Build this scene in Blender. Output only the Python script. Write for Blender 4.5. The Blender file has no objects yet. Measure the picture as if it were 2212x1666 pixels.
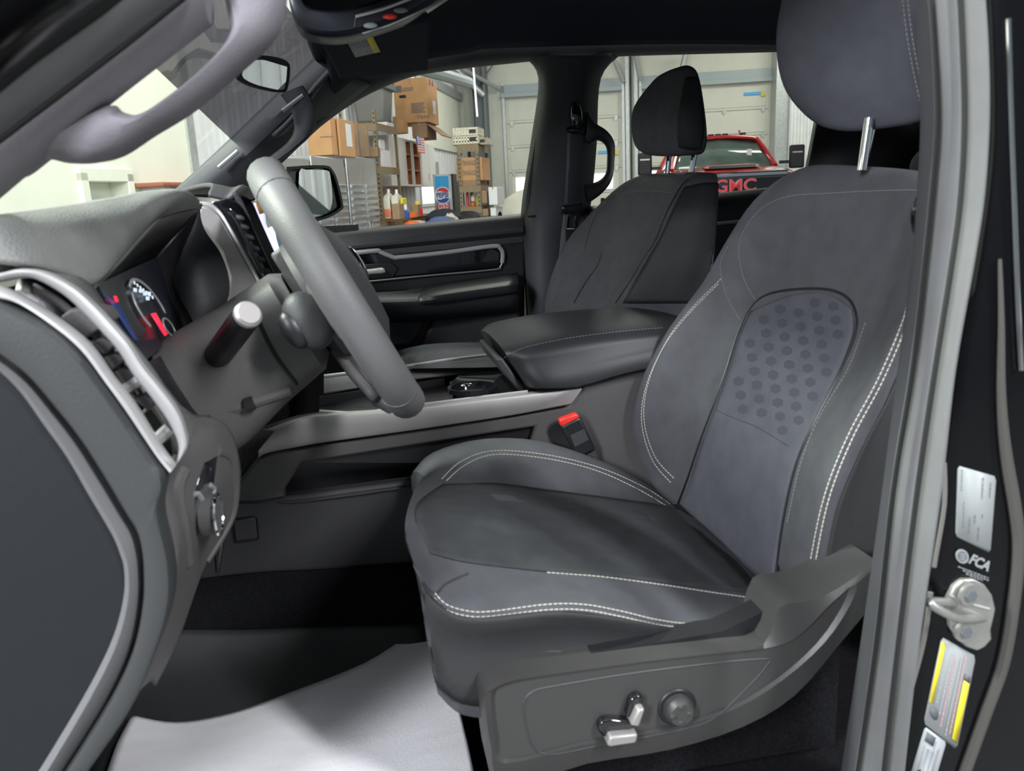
import bpy, bmesh, math, random
from mathutils import Vector as V, Matrix
from mathutils.bvhtree import BVHTree
random.seed(4)
SC = bpy.context.scene
COL = SC.collection
# ------------------------------------------------------------------ camera
W, H = 2212, 1666
F, PITCH, ROLL, YAW = 1750., 13.3, 2.7, 10.
CAM = V((0, -1.45, 1.5))
_p, _y, _r = map(math.radians, (PITCH, YAW, ROLL))
FW = V((math.sin(_y)*math.cos(_p), math.cos(_y)*math.cos(_p), -math.sin(_p)))
_R = V((math.cos(_y), -math.sin(_y), 0)); _U = _R.cross(FW)
RT = math.cos(_r)*_R - math.sin(_r)*_U
UP = math.sin(_r)*_R + math.cos(_r)*_U
cd = bpy.data.cameras.new('camera'); cam = bpy.data.objects.new('camera', cd); COL.objects.link(cam)
cd.sensor_width = 36; cd.lens = F/W*36; cd.clip_start = .02; cd.clip_end = 200
M3 = Matrix((RT, UP, -FW)).transposed(); cam.matrix_world = Matrix.Translation(CAM) @ M3.to_4x4()
cd.dof.use_dof = True; cd.dof.focus_distance = 2.3; cd.dof.aperture_fstop = 9
SC.camera = cam
# building axes: the truck stands turned in the hall
ED = V((math.sin(math.radians(18)), math.cos(math.radians(18)), 0)); ES = V((ED.y, -ED.x, 0))
BO = CAM + V((-.42, 11, 0)); BO.z = 0
UB = 9.62
def B(u, w, z): return BO + ED*u + ES*w + V((0, 0, z))
# ------------------------------------------------------------------ world, lamps, exposure
SC.view_settings.view_transform = 'Standard'; SC.view_settings.look = 'None'
SC.view_settings.exposure = 0.0; SC.view_settings.gamma = 1
wd = bpy.data.worlds.new('hall_light'); SC.world = wd; wd.use_nodes = True
wd.node_tree.nodes['Background'].inputs[0].default_value = (.74, .84, 1, 1)
wd.node_tree.nodes['Background'].inputs[1].default_value = .21
def area(name, loc, target, sx, sy, power, col=(1, .98, .93)):
    l = bpy.data.lights.new(name, 'AREA'); l.shape = 'RECTANGLE'; l.size = sx; l.size_y = sy; l.energy = power; l.color = col
    o = bpy.data.objects.new(name, l); COL.objects.link(o); o.location = loc
    o.rotation_euler = (V(target)-V(loc)).to_track_quat('-Z', 'Y').to_euler(); return o
area('ceiling_lamp_front', (-3.4, -.2, 4.4), (-.2, .1, 1.2), .4, 1.6, 1000, (.93, 1, .90))
area('ceiling_lamp_door', (2.4, -3.6, 4.0), (.1, -.4, 1.1), .4, 1.6, 260, (.97, .985, 1))
area('seat_fill_lamp', (-2.2, -3.4, 3.0), (.4, -.4, 1.3), .4, 1.6, 245, (.93, .95, 1))  # unseen lamp well below the ceiling, added to brighten the seat backrest
area('ceiling_lamp_far_side', B(-3, 12., 4.9), B(-3, 15., 1.5), 2.4, 1.2, 260)
area('ceiling_lamp_shelves', B(-1.5, 3.2, 4.9), B(-1.5, 1.2, 0), 2.4, 1.2, 95)
area('ceiling_lamp_shelves', B(5, 3.0, 4.9), B(5, 1.4, 0), 2.4, 1.2, 120)
area('ceiling_lamp_doors', B(6.0, 7.5, 4.9), B(7.5, 7., 0), 2.4, 1.2, 110, (1, 1, .86))
area('ceiling_lamp_office', B(-5.5, 3.5, 4.9), B(-4.5, .2, 1.6), 2.4, 1.2, 135, (1, 1, .86))
# ------------------------------------------------------------------ helpers: picture ray -> place
def ray(x, y): return FW + RT*((x-W/2)/F) - UP*((y-H/2)/F)
def P(x, y, Y): d = ray(x, y); return CAM + d*((Y-CAM.y)/d.y)
def PX(x, y, X): d = ray(x, y); return CAM + d*((X-CAM.x)/d.x)
def PZ(x, y, Z): d = ray(x, y); return CAM + d*((Z-CAM.z)/d.z)
def PP(x, y, p, n): d = ray(x, y); return CAM + d*((V(p)-CAM).dot(n)/d.dot(n))
def PW(x, y, w): return PP(x, y, B(0, w, 0), ES)
def PU(x, y, u): return PP(x, y, B(u, 0, 0), ED)
def PD(x, y, d): return CAM + ray(x, y)*d
def L(s, Y=None):
    out = []
    for q in s: out.append(P(q[0], q[1], q[2] if len(q) > 2 else Y))
    return out
# ------------------------------------------------------------------ materials
MT = {}
def mat(name, col, rough=.5, metal=0, noise=0, scale=60, bump=0, bscale=None, emit=0, spec=.5, coat=0, stretch=None):
    m = bpy.data.materials.new(name); m.use_nodes = True; nt = m.node_tree; b = nt.nodes['Principled BSDF']
    c = (*col, 1); b.inputs['Base Color'].default_value = c; b.inputs['Roughness'].default_value = rough
    b.inputs['Metallic'].default_value = metal; b.inputs['Specular IOR Level'].default_value = spec
    if coat: b.inputs['Coat Weight'].default_value = coat; b.inputs['Coat Roughness'].default_value = .04
    if emit: b.inputs['Emission Color'].default_value = c; b.inputs['Emission Strength'].default_value = emit
    if noise or bump:
        tc = nt.nodes.new('ShaderNodeTexCoord'); src = tc.outputs['Object']
        if stretch:
            mp = nt.nodes.new('ShaderNodeMapping'); mp.inputs['Scale'].default_value = stretch
            nt.links.new(src, mp.inputs[0]); src = mp.outputs[0]
    if noise:
        n = nt.nodes.new('ShaderNodeTexNoise'); n.inputs['Scale'].default_value = scale; n.inputs['Detail'].default_value = 4
        nt.links.new(src, n.inputs['Vector'])
        r = nt.nodes.new('ShaderNodeMapRange'); r.inputs[1].default_value = .3; r.inputs[2].default_value = .7
        r.inputs[3].default_value = 1-noise; r.inputs[4].default_value = 1+noise; nt.links.new(n.outputs['Fac'], r.inputs[0])
        x = nt.nodes.new('ShaderNodeVectorMath'); x.operation = 'SCALE'; x.inputs[0].default_value = col
        nt.links.new(r.outputs[0], x.inputs['Scale']); nt.links.new(x.outputs[0], b.inputs['Base Color'])
    if bump:
        n2 = nt.nodes.new('ShaderNodeTexNoise'); n2.inputs['Scale'].default_value = bscale or scale*4; n2.inputs['Detail'].default_value = 3
        nt.links.new(src, n2.inputs['Vector'])
        bp = nt.nodes.new('ShaderNodeBump'); bp.inputs['Strength'].default_value = bump; bp.inputs['Distance'].default_value = .002
        nt.links.new(n2.outputs['Fac'], bp.inputs['Height']); nt.links.new(bp.outputs[0], b.inputs['Normal'])
    MT[name] = m; return m
def glassmat(name, tint, refl, trough=0):
    m = bpy.data.materials.new(name); m.use_nodes = True; nt = m.node_tree; nt.nodes.clear()
    o = nt.nodes.new('ShaderNodeOutputMaterial'); t = nt.nodes.new('ShaderNodeBsdfTransparent'); t.inputs[0].default_value = (*tint, 1)
    g = nt.nodes.new('ShaderNodeBsdfGlossy'); g.inputs['Roughness'].default_value = trough
    fr = nt.nodes.new('ShaderNodeLayerWeight'); fr.inputs[0].default_value = .08
    mu = nt.nodes.new('ShaderNodeMath'); mu.operation = 'MULTIPLY'; mu.inputs[1].default_value = refl; nt.links.new(fr.outputs['Fresnel'], mu.inputs[0])
    x = nt.nodes.new('ShaderNodeMixShader'); nt.links.new(mu.outputs[0], x.inputs[0]); nt.links.new(t.outputs[0], x.inputs[1]); nt.links.new(g.outputs[0], x.inputs[2])
    nt.links.new(x.outputs[0], o.inputs[0]); MT[name] = m; return m
fabric = mat('seat_fabric', (.036, .038, .041), .9, noise=.14, scale=38, bump=.35, bscale=900, spec=.25)  # cushion insert cloth, colour darkened for the shade on the seat front
fabric2 = mat('seat_bolster_fabric', (.058, .059, .067), .8, noise=.12, scale=30, bump=.3, bscale=700, spec=.3)
insert = mat('seat_insert_fabric', (.068, .069, .084), .95, noise=.1, scale=30, bump=.35, bscale=700, spec=.2)
seatback = mat('seat_back_vinyl', (.019, .0195, .021), .62, spec=.35, bump=.2, bscale=500)
thread = mat('stitch_thread', (.42, .41, .36), .8)
thread_dim = mat('dim_stitch_thread', (.17, .17, .17), .8)
plastic = mat('grey_plastic', (.080, .077, .078), .55, noise=.05, scale=20, bump=.25, bscale=700)
plastic_d = mat('dark_plastic', (.038, .038, .041), .5, bump=.25, bscale=700)
plastic_s = mat('seat_shield_plastic', (.040, .039, .039), .42, bump=.15, bscale=700)
endp = mat('end_panel_plastic', (.040, .043, .045), .55, spec=.4, bump=.2, bscale=600)
cover_d = mat('dark_cover_plastic', (.010, .012, .015), .6, spec=.3, bump=.2, bscale=600)
lip_m = mat('cover_lip_lit', (.19, .19, .20), .45)  # paler than the cover: light caught by the lip, put into its colour
plastic_b = mat('black_plastic', (.012, .012, .014), .42, bump=.1, bscale=500)
softtop = mat('dash_pad', (.19, .195, .19), .5, noise=.08, scale=30, bump=.4, bscale=420)
leather = mat('armrest_vinyl', (.022, .023, .026), .42, spec=.35, bump=.06, bscale=600)
rimlea = mat('wheel_leather', (.125, .124, .127), .5, bump=.25, bscale=600)
trimgrey = mat('pillar_trim', (.20, .19, .215), .6, noise=.05, scale=30, bump=.25, bscale=500)
trimblue = mat('headliner_cloth', (.020, .024, .036), .95, bump=.3, bscale=900, spec=.2)
pillar_d = mat('dark_pillar_trim', (.045, .046, .052), .6, bump=.2, bscale=600)
rubber = mat('door_seal_rubber', (.125, .126, .131), .6, noise=.06, scale=20)
rubber_b = mat('black_rubber', (.012, .012, .013), .5)
silver = mat('satin_silver', (.46, .455, .46), .3, .35)
silver2 = mat('satin_grey_trim', (.30, .285, .285), .42, .35)
chrome = mat('chrome', (.85, .86, .87), .07, 1)
mirrorm = mat('mirror_glass', (.88, .9, .9), .01, 1)
blackpaint = mat('black_paint', (.004, .004, .005), .14, spec=.28)
flange = mat('flange_grey', (.06, .057, .054), .5)
gloss = mat('gloss_black', (.008, .008, .01), .06, coat=.6)
carpet = mat('black_carpet', (.011, .011, .013), 1, noise=.4, scale=300, bump=.8, bscale=1500, spec=.1)
matrub = mat('floor_mat', (.022, .023, .024), .6, noise=.1, scale=30, bump=.15, bscale=90)
paperm = mat('paper_mat', (.66, .65, .68), .75, noise=.04, scale=12, bump=.35, bscale=260, stretch=(1, 4, 1))
red = mat('red_button', (.75, .035, .03), .4)
beltm = mat('belt_webbing', (.13, .128, .14), .8, bump=.4, bscale=900)
glass = glassmat('clear_glass', (.96, .98, .97), .5)
tinted = glassmat('dark_pane_glass', (.20, .19, .215), .4)
label_w = mat('label_white', (.25, .268, .275), .5)
label_y = mat('label_yellow', (.80, .66, .03), .5)
label_g = mat('label_grey', (.36, .38, .40), .5)
ink = mat('label_ink', (.10, .11, .12), .6)
ink_red = mat('label_red_ink', (.6, .3, .3), .6)
strikerm = mat('striker_steel', (.34, .34, .325), .42, .7, noise=.1, scale=60)
screen = mat('lit_screen', (.55, .55, .95), .3, emit=1.0)
screenw = mat('lit_screen_white', (.8, .8, 1.), .3, emit=.9)
gaugeblack = mat('gauge_face', (.012, .014, .022), .25)
gblue = mat('gauge_blue', (.02, .05, .2), .3, emit=.35)
gwhite = mat('gauge_white', (.6, .7, .8), .4, emit=.7)
gred = mat('gauge_red', (1, .02, .06), .4, emit=1.0)
# ------------------------------------------------------------------ mesh helpers
TOP = []
def new(name, vs, fs, m, parent=None, smooth=35, bevel=0, seg=2, sub=0, solid=0, label=None):
    me = bpy.data.meshes.new(name); me.from_pydata([tuple(v) for v in vs], [], fs); me.validate()
    bm = bmesh.new(); bm.from_mesh(me); bmesh.ops.recalc_face_normals(bm, faces=bm.faces); bm.to_mesh(me); bm.free()
    o = bpy.data.objects.new(name, me); COL.objects.link(o)
    for mm in (m if isinstance(m, (list, tuple)) else [m]): me.materials.append(mm)
    if parent is not None: o.parent = parent
    if smooth: me.shade_smooth(); me.set_sharp_from_angle(angle=math.radians(smooth))
    if solid: s = o.modifiers.new('s', 'SOLIDIFY'); s.thickness = solid; s.offset = 0
    if bevel:
        b = o.modifiers.new('b', 'BEVEL'); b.width = bevel; b.segments = seg; b.limit_method = 'ANGLE'; b.angle_limit = math.radians(40)
    if sub: s = o.modifiers.new('u', 'SUBSURF'); s.levels = s.render_levels = sub
    if label: o['label'] = label
    return o
def tag(o, label, cat, group=None, kind=None):
    if kind: o['kind'] = kind
    if label: o['label'] = label
    if cat: o['category'] = cat
    if group: o['group'] = group
    TOP.append(o); return o
def struct(o): o['kind'] = 'structure'; TOP.append(o); return o
def thing(name, label, cat, group=None):
    o = bpy.data.objects.new(name, None); COL.objects.link(o); o.empty_display_size = .05
    return tag(o, label, cat, group)
def finalize():
    for o in TOP:
        obs = [o]+list(o.children_recursive); co = [v.co for q in obs if q.type == 'MESH' for v in q.data.vertices]
        if not co: continue
        lo = V((min(c.x for c in co), min(c.y for c in co), min(c.z for c in co))); hi = V((max(c.x for c in co), max(c.y for c in co), 0))
        base = V(((lo.x+hi.x)/2, (lo.y+hi.y)/2, lo.z)); done = set()
        for q in obs:
            if q.type == 'MESH' and q.data.name not in done: q.data.transform(Matrix.Translation(-base)); done.add(q.data.name)
        o.location = base
class G:                                     # gathers several shapes into one mesh
    def __init__(s): s.v = []; s.f = []
    def add(s, vs, fs):
        n = len(s.v); s.v += [V(v) for v in vs]; s.f += [tuple(i+n for i in f) for f in fs]; return s
    def hexa(s, a):                          # eight corners, bottom four then top four
        return s.add(a, [(0, 3, 2, 1), (4, 5, 6, 7), (0, 1, 5, 4), (1, 2, 6, 5), (2, 3, 7, 6), (3, 0, 4, 7)])
    def box(s, c, ax, ay, az):
        c, ax, ay, az = map(V, (c, ax, ay, az))
        return s.hexa([c-ax-ay-az, c+ax-ay-az, c+ax+ay-az, c-ax+ay-az, c-ax-ay+az, c+ax-ay+az, c+ax+ay+az, c-ax+ay+az])
    def bb(s, u0, u1, w0, w1, z0, z1):       # box in hall axes
        return s.hexa([B(u0, w0, z0), B(u1, w0, z0), B(u1, w1, z0), B(u0, w1, z0), B(u0, w0, z1), B(u1, w0, z1), B(u1, w1, z1), B(u0, w1, z1)])
    def prism(s, loop, d):                   # outline pushed along d
        d = V(d); n = len(loop); vs = [V(p) for p in loop]+[V(p)+d for p in loop]
        return s.add(vs, [tuple(range(n))[::-1], tuple(range(n, 2*n))]+[(i, (i+1) % n, n+(i+1) % n, n+i) for i in range(n)])
    def loft(s, loops, caps=True, closed=True):
        n = len(loops[0]); vs = [p for l in loops for p in l]; fs = []
        for i in range(len(loops)-1):
            for j in range(n if closed else n-1): fs.append((i*n+j, i*n+(j+1) % n, (i+1)*n+(j+1) % n, (i+1)*n+j))
        if caps and closed: fs += [tuple(range(n))[::-1], tuple(range((len(loops)-1)*n, len(loops)*n))]
        return s.add(vs, fs)
    def tube(s, pts, r, n=8, flat=None):
        pts = [V(p) for p in pts]; loops = []; k = len(pts); pn = None
        for i, p in enumerate(pts):
            t = (pts[min(i+1, k-1)]-pts[max(i-1, 0)]).normalized()
            if pn is None: pn = t.orthogonal().normalized()
            pn = (pn-t*pn.dot(t)).normalized(); b = t.cross(pn); rr = r[i] if isinstance(r, (list, tuple)) else r
            loops.append([p+pn*(rr*math.cos(2*math.pi*j/n))+b*(rr*math.sin(2*math.pi*j/n)) for j in range(n)])
        return s.loft(loops)
    def disc(s, c, ax, ay, d, n=20):
        c, ax, ay = V(c), V(ax), V(ay)
        return s.prism([c+ax*math.cos(2*math.pi*j/n)+ay*math.sin(2*math.pi*j/n) for j in range(n)], d)
    def ell(s, c, ax, ay, az, n=14, m=8):
        c, ax, ay, az = map(V, (c, ax, ay, az)); loops = []
        for i in range(1, m): 
            a = math.pi*i/m; loops.append([c+az*math.cos(a)+(ax*math.cos(2*math.pi*j/n)+ay*math.sin(2*math.pi*j/n))*math.sin(a) for j in range(n)])
        return s.loft(loops)
    def o(s, name, m, parent=None, **k): return new(name, s.v, s.f, m, parent, **k)
def cr(p, n, closed=False):                  # Catmull-Rom through the points
    k = len(p); out = []
    if k < 3 and not closed:
        return [p[0].lerp(p[-1], i/n) for i in range(n)]+[p[-1]] if k == 2 else p
    for i in range(k if closed else k-1):
        g = (lambda j: p[j % k]) if closed else (lambda j: p[max(0, min(k-1, j))])
        a, b, c, d = g(i-1), g(i), g(i+1), g(i+2)
        for q in range(n):
            t = q/n; out.append(.5*((2*b)+(c-a)*t+(2*a-5*b+4*c-d)*t*t+(3*b-a-3*c+d)*t**3))
    if not closed: out.append(p[-1].copy())
    return out
def grid(rows, nu=4, nv=4, closed=False):    # smooth surface through rows of points
    rr = [cr(r, nu, closed) for r in rows]; cols = [cr([r[j] for r in rr], nv) for j in range(len(rr[0]))]
    return [[cols[j][i] for j in range(len(cols))] for i in range(len(cols[0]))]
def patch(g, rows, nu=4, nv=4, closed=False, caps=True):
    q = grid(rows, nu, nv, closed); g.loft(q, caps and closed, closed); return g
def band(g, outer, inner, th, n=3, e=12, sq=2.6, dirv=(0, 1, 0), off=0):   # bar whose section spans outer..inner
    o2 = cr([V(p) for p in outer], n); i2 = cr([V(p) for p in inner], n); loops = []; d = V(dirv)
    for a, b in zip(o2, i2):
        c = (a+b)/2+d*off; h = (a-b)/2; lp = []
        for j in range(e):
            t = 2*math.pi*j/e; cx, sy = math.cos(t), math.sin(t)
            lp.append(c+h*(abs(cx)**(2/sq)*(1 if cx > 0 else -1))+d*(th*abs(sy)**(2/sq)*(1 if sy > 0 else -1)))
        loops.append(lp)
    g.loft(loops); return g
def bvh(g): return BVHTree.FromPolygons(g.v, g.f)
def hit(t, x, y, back=.0008, strict=False):
    d = ray(x, y).normalized(); r = t.ray_cast(CAM, d)
    if r[0] is None:
        if strict: return None
        r = min((t.find_nearest(CAM+d*(.4+.01*k)) for k in range(200)), key=lambda q: q[3] if q[3] is not None else 9)
    return r[0]-d*back, r[1]
def onsurf(t, pts, n=6, back=.0008):
    out = []
    for p in cr([V((a, b, 0)) for a, b in pts], n):
        h = hit(t, p.x, p.y, back, True)
        if h: out.append(h[0])
    return out
def stitch(g, pts, step=.0065, ln=.0042, r=.0009):   # a row of thread stitches along a line
    acc = 0; nxt = 0
    for a, b in zip(pts, pts[1:]):
        s = (b-a).length
        if s < 1e-6: continue
        t = (b-a)/s
        while nxt <= acc+s:
            c = a+t*(nxt-acc); x = t.orthogonal().normalized(); y = t.cross(x)
            g.hexa([c-t*ln*.5+x*r*.5, c-t*ln*.5+y*r*.5, c-t*ln*.5-x*r*.5, c-t*ln*.5-y*r*.5, c+t*ln*.5+x*r, c+t*ln*.5+y*r, c+t*ln*.5-x*r, c+t*ln*.5-y*r]); nxt += step
        acc += s
    return g
def surfpatch(b, rows, d, nu=5, nv=5):       # a panel lying on a surface
    q = grid([[V((x, y, 0)) for x, y in r] for r in rows], nu, nv)
    return G().loft([[hit(b, p.x, p.y, d)[0] for p in r] for r in q], False, False)
def seam(name, t, lines, m, parent, **k):
    for l in lines: stitch(G(), onsurf(t, l, 10, .0012), **k).o(name, m, parent, smooth=0)
def crease(name, t, lines, r, m, parent):
    for l in lines:
        q = onsurf(t, l, 8, .0)
        if len(q) > 2: G().tube(q, r, 6).o(name, m, parent)
def text(name, s, size, p, right, up, m, parent=None, depth=.0006, width=None, bold=0, shear=0):
    c = bpy.data.curves.new(name, 'FONT'); c.body = s; c.size = size; c.align_x = 'CENTER'; c.align_y = 'CENTER'; c.extrude = depth; c.offset = bold; c.shear = shear
    c.resolution_u = 3
    t = bpy.data.objects.new(name, c); COL.objects.link(t); dg = bpy.context.evaluated_depsgraph_get(); dg.update()
    me = bpy.data.meshes.new_from_object(t.evaluated_get(dg)); bpy.data.objects.remove(t)
    right = V(right).normalized(); n = right.cross(V(up)).normalized(); u = n.cross(right)
    xs = [v.co.x for v in me.vertices]; sx = 1
    if width and xs: sx = width/(max(xs)-min(xs))
    for v in me.vertices: v.co = V(p)+right*v.co.x*sx+u*v.co.y+n*v.co.z
    o = bpy.data.objects.new(name, me); COL.objects.link(o); me.materials.clear(); me.materials.append(m)
    if parent is not None: o.parent = parent
    return o
# ================================================================== THE HALL
GZ = PD(1588, 397, 12.0).z-1.20
wallw = mat('white_wall_paint', (.80, .83, .72), .7, noise=.04, scale=3)
wallrib = mat('ribbed_liner_white', (.74, .77, .78), .45, noise=.05, scale=5)
conc = mat('concrete_floor', (.17, .17, .165), .5, noise=.2, scale=4)
doorm = mat('garage_door_white', (.66, .68, .60), .55, noise=.03, scale=4)
galv = mat('galvanised_steel', (.46, .49, .49), .4, .4, noise=.12, scale=20)
colm = mat('column_grey', (.16, .19, .20), .5)
duct = mat('duct_blue_grey', (.35, .42, .44), .45)
daylight = mat('door_window_daylight', (1, 1, 1), .5, emit=2.2)
card = mat('cardboard', (.50, .28, .13), .85, noise=.06, scale=8)
card2 = mat('cardboard_dull', (.30, .20, .12), .85, noise=.08, scale=8)
cardin = mat('cardboard_inside', (.26, .18, .11), .9)
tape = mat('packing_tape', (.42, .22, .10), .4)
stainless = mat('stainless', (.50, .52, .54), .28, .8, noise=.06, scale=10)
brass = mat('rack_tan', (.22, .17, .10), .6, noise=.1, scale=20)
board = mat('chipboard', (.32, .16, .06), .8, noise=.15, scale=40)
greytote = mat('grey_tote_plastic', (.17, .17, .16), .6, noise=.06, scale=8)
cabw = mat('cabinet_white', (.66, .66, .63), .5)
wood = mat('cabinet_wood', (.30, .10, .03), .6, noise=.2, scale=20)
crate = mat('crate_cream', (.74, .70, .56), .6)
whitebox = mat('white_box', (.72, .73, .75), .6)
bluep = mat('blue_panel', (.02, .40, .88), .35)
blue_d = mat('logo_blue', (.02, .07, .42), .4)
redp = mat('red_panel', (.72, .03, .04), .4)
white = mat('white_panel', (.85, .86, .88), .4)
orange = mat('orange_plastic', (.75, .16, .03), .5)
yellow = mat('yellow_plastic', (.75, .62, .05), .5)
jugm = mat('milky_plastic', (.62, .60, .52), .4)
jugo = mat('orange_fluid', (.75, .24, .12), .35)
darkcloth = mat('dark_cloth', (.012, .018, .024), .9)
bluecloth = mat('navy_cloth', (.05, .07, .16), .9)
tancloth = mat('tan_cloth', (.42, .36, .28), .9)
canvas = mat('canvas_cover', (.62, .62, .52), .8, noise=.08, scale=6)
blackm = mat('matt_black', (.015, .015, .017), .6)
redbrown = mat('red_brown_wood', (.30, .09, .05), .7)

def truckglass_(): return mat('car_glass', (.03, .04, .04), .06, spec=.8)
struct(G().bb(-14, 10.2, -.6, 22, GZ-.2, GZ).o('floor', conc))
struct(G().bb(-14, 10.2, -.6, 22, 5.4, 5.5).o('ceiling', wallrib))
g = G(); pts = []; u = -3.35
while u < UB+.1:
    for du, w in ((0, 0), (.03, .022), (.06, .022), (.09, 0), (.17, 0), (.185, .008), (.20, 0)): pts.append((u+du, w))
    u += .28
lp = [B(a, b, GZ) for a, b in pts]; g.loft([lp, [p+V((0, 0, 5.25)) for p in lp]], False, False)
lp = [B(a, -.1, GZ) for a, b in pts]; g.loft([lp, [p+V((0, 0, 5.25)) for p in lp]], False, False)
struct(g.o('wall_shelves', wallrib, smooth=0))
g = G(); uD0 = (PW(176, 420, .2)-BO).dot(ED); uD1 = (PW(283, 420, .2)-BO).dot(ED); zD = PW(230, 374, .2).z
g.bb(-14, uD0, -.1, .2, GZ, 5.4); g.bb(uD1, -3.6, -.1, .2, GZ, 5.4); g.bb(uD0, uD1, -.1, .2, zD, 5.4)
struct(g.o('wall_office', wallw))
g = G(); g.bb(-3.62, -3.33, -.05, .12, GZ, 5.4); g.bb(-3.64, -3.60, -.05, .22, GZ, 5.4)
struct(g.o('trim_1', galv))
g = G().bb(uD0+.06, uD1-.06, .02, .08, GZ, zD-.06); d = struct(g.o('door_1', wallw, bevel=.004))
g = G(); g.bb(uD0-.02, uD0+.06, .0, .23, GZ, zD+.0); g.bb(uD1-.06, uD1+.02, .0, .23, GZ, zD); g.bb(uD0-.02, uD1+.02, 0, .23, zD-.06, zD+.03)
struct(g.o('trim_2', wallw, bevel=.005))
g = G(); q = [B(uD1-.16, .1, 1.0), B(uD1-.12, .1, 1.0)]; g.tube([q[0], q[0]+ES*.06], .02); g.o('door_handle', stainless, d)
# wall with the garage doors
def ucoord(x, y, u): q = PU(x, y, u)-BO; return q.dot(ES), q.z
wA, zA = ucoord(1092, 200, UB); wB, _ = ucoord(1341, 200, UB); wC, _ = ucoord(1388, 200, UB); wE, zE = ucoord(1662, 160, UB)
zH = ucoord(1480, 190, UB)[1]
g = G(); g.bb(UB, UB+.15, -.6, wA, GZ, 5.4); g.bb(UB, UB+.15, wB, wC, GZ, 5.4); g.bb(UB, UB+.15, wE, 22, GZ, 5.4); g.bb(UB, UB+.15, wA, wB, zH, 5.4); g.bb(UB, UB+.15, wC, wE, zH, 5.4)
struct(g.o('wall_doors', doorm))
def garage_door(n, w0, w1, wins):
    hh = (zH-GZ)/6; g = G()
    for k in range(6):
        z0 = GZ+k*hh; g.bb(UB+.02, UB+.09, w0, w1, z0+.012, z0+hh)
        g.bb(UB+.005, UB+.02, w0+.05, w1-.05, z0+.07, z0+hh-.06)
    g.bb(UB+.06, UB+.1, w0, w1, GZ, zH)
    d = struct(g.o('door_%d' % n, doorm, bevel=.006))
    g = G()
    for k in range(1, 6):
        for q in range(4):
            w = w0+.12+(w1-w0-.24)*q/3; c = B(UB-.004, w, GZ+k*hh)
            g.prism([c+V((0, 0, .085)), c+ES*.045, c-V((0, 0, .085)), c-ES*.045], -ED*.02)
    g.o('hinges', galv, d)
    for a, b in wins:
        g = G().bb(UB-.012, UB+.004, a, b, GZ+2*hh+.1, GZ+3*hh-.12); g.o('window', daylight, d); 
    return d
hw = (wB-wA)
d2 = garage_door(2, wA, wB, [(wA+.16, wA+.62), (wA+hw*.70, wA+hw*.70+.58)])
d3 = garage_door(3, wC, wE, [(wC+.12, wC+.65), (wC+1.5, wC+2.1)])
wS, zS = ucoord(1640, 201, UB-.03)
def door_sign(d, wa, wb, z):
    g = G().bb(UB-.03, UB-.015, wa, wb, z-.03, z+.03); s = g.o('sign', bluep, d)
    text('lettering', '-- - ---', .07, B(UB-.034, (wa+wb)/2, z), ES, (0, 0, 1), yellow, s, .002, width=(wb-wa)*.8)
    c = B(UB-.03, wb+.04, z-.05); G().prism([c+V((0, 0, .11)), c+ES*.07-V((0, 0, .02)), c-ES*.05-V((0, 0, .02))], -ED*.01).o('warning_triangle', yellow, s)
door_sign(d3, wS-.33, wS+.04, zS); w2, z2 = ucoord(1315, 328, UB-.03); door_sign(d2, w2-.25, w2+.12, z2)
# lintels, tracks, columns
def steel(name, label, boxes, m, cat='beam', group=None):
    g = G()
    for b in boxes: g.bb(*b)
    return tag(g.o(name, m, bevel=.006), label, cat, group)
steel('door_lintel', 'dark steel lintel above the left garage door', [(UB-.16, UB-.02, wA-.1, wB+.02, zH+.02, zH+.12), (UB-.10, UB-.02, wA-.1, wB+.02, zH+.12, zH+.3)], duct)
steel('door_lintel', 'dark steel lintel above the garage door behind the red truck', [(UB-.16, UB-.02, wC-.02, wE+.1, zH+.02, zH+.12), (UB-.10, UB-.02, wC-.02, wE+.1, zH+.12, zH+.3)], duct)
for w, lab in ((wA-.05, 'steel door track at the left edge of the left garage door'), (wB+.05, 'steel door track at the right edge of the left garage door'),
               (wC-.05, 'steel door track at the left edge of the door behind the red truck'), (wE+.06, 'steel door track at the right edge of the door behind the red truck')):
    t = thing('door_track', lab, 'track', 'garage door tracks')
    G().bb(UB-.10, UB-.02, w-.03, w+.03, GZ, zH+.35).o('rail', galv, t)
    for k in range(7): G().bb(UB-.03, UB+.02, w-.04, w+.04, GZ+.3+.55*k, GZ+.36+.55*k).o('bracket', galv, t)
wF, _ = ucoord(1018, 260, UB-.45); wG, _ = ucoord(1052, 260, UB-.45)
t = thing('steel_column', 'dark steel column in the corner behind the crate shelves', 'column')
g = G(); g.bb(UB-.5, UB-.1, wF+.02, wF+.07, GZ, 5.4); g.bb(UB-.32, UB-.28, wF, wG, GZ, 5.4); g.bb(UB-.5, UB-.1, wG-.05, wG, GZ, 5.4); g.o('web', colm, t)
G().bb(UB-.55, UB-.05, wF, wG, GZ, GZ+.03).o('base_plate', colm, t)
wI, _ = ucoord(1346, 200, UB-.1); wJ, _ = ucoord(1384, 200, UB-.1)
t = thing('steel_post', 'pale steel post between the two garage doors', 'post'); g = G(); g.bb(UB-.12, UB-.01, wI+.05, wI+.13, GZ, 5.4); g.bb(UB-.12, UB-.01, wJ-.15, wJ-.07, GZ, 5.4); g.o('legs', galv, t)
g = G(); g.tube([B(UB-.14, (wI+wJ)/2-.03, GZ), B(UB-.14, (wI+wJ)/2-.03, 5.3)], .018); g.o('conduit', blackm, t)
wK, _ = ucoord(1672, 300, UB-.6); wL, _ = ucoord(1702, 300, UB-.6)
steel('steel_column', 'grey green steel column right of the door behind the red truck', [(UB-.7, UB-.1, wK, wL, GZ, 5.4)], galv, 'column')
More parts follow.
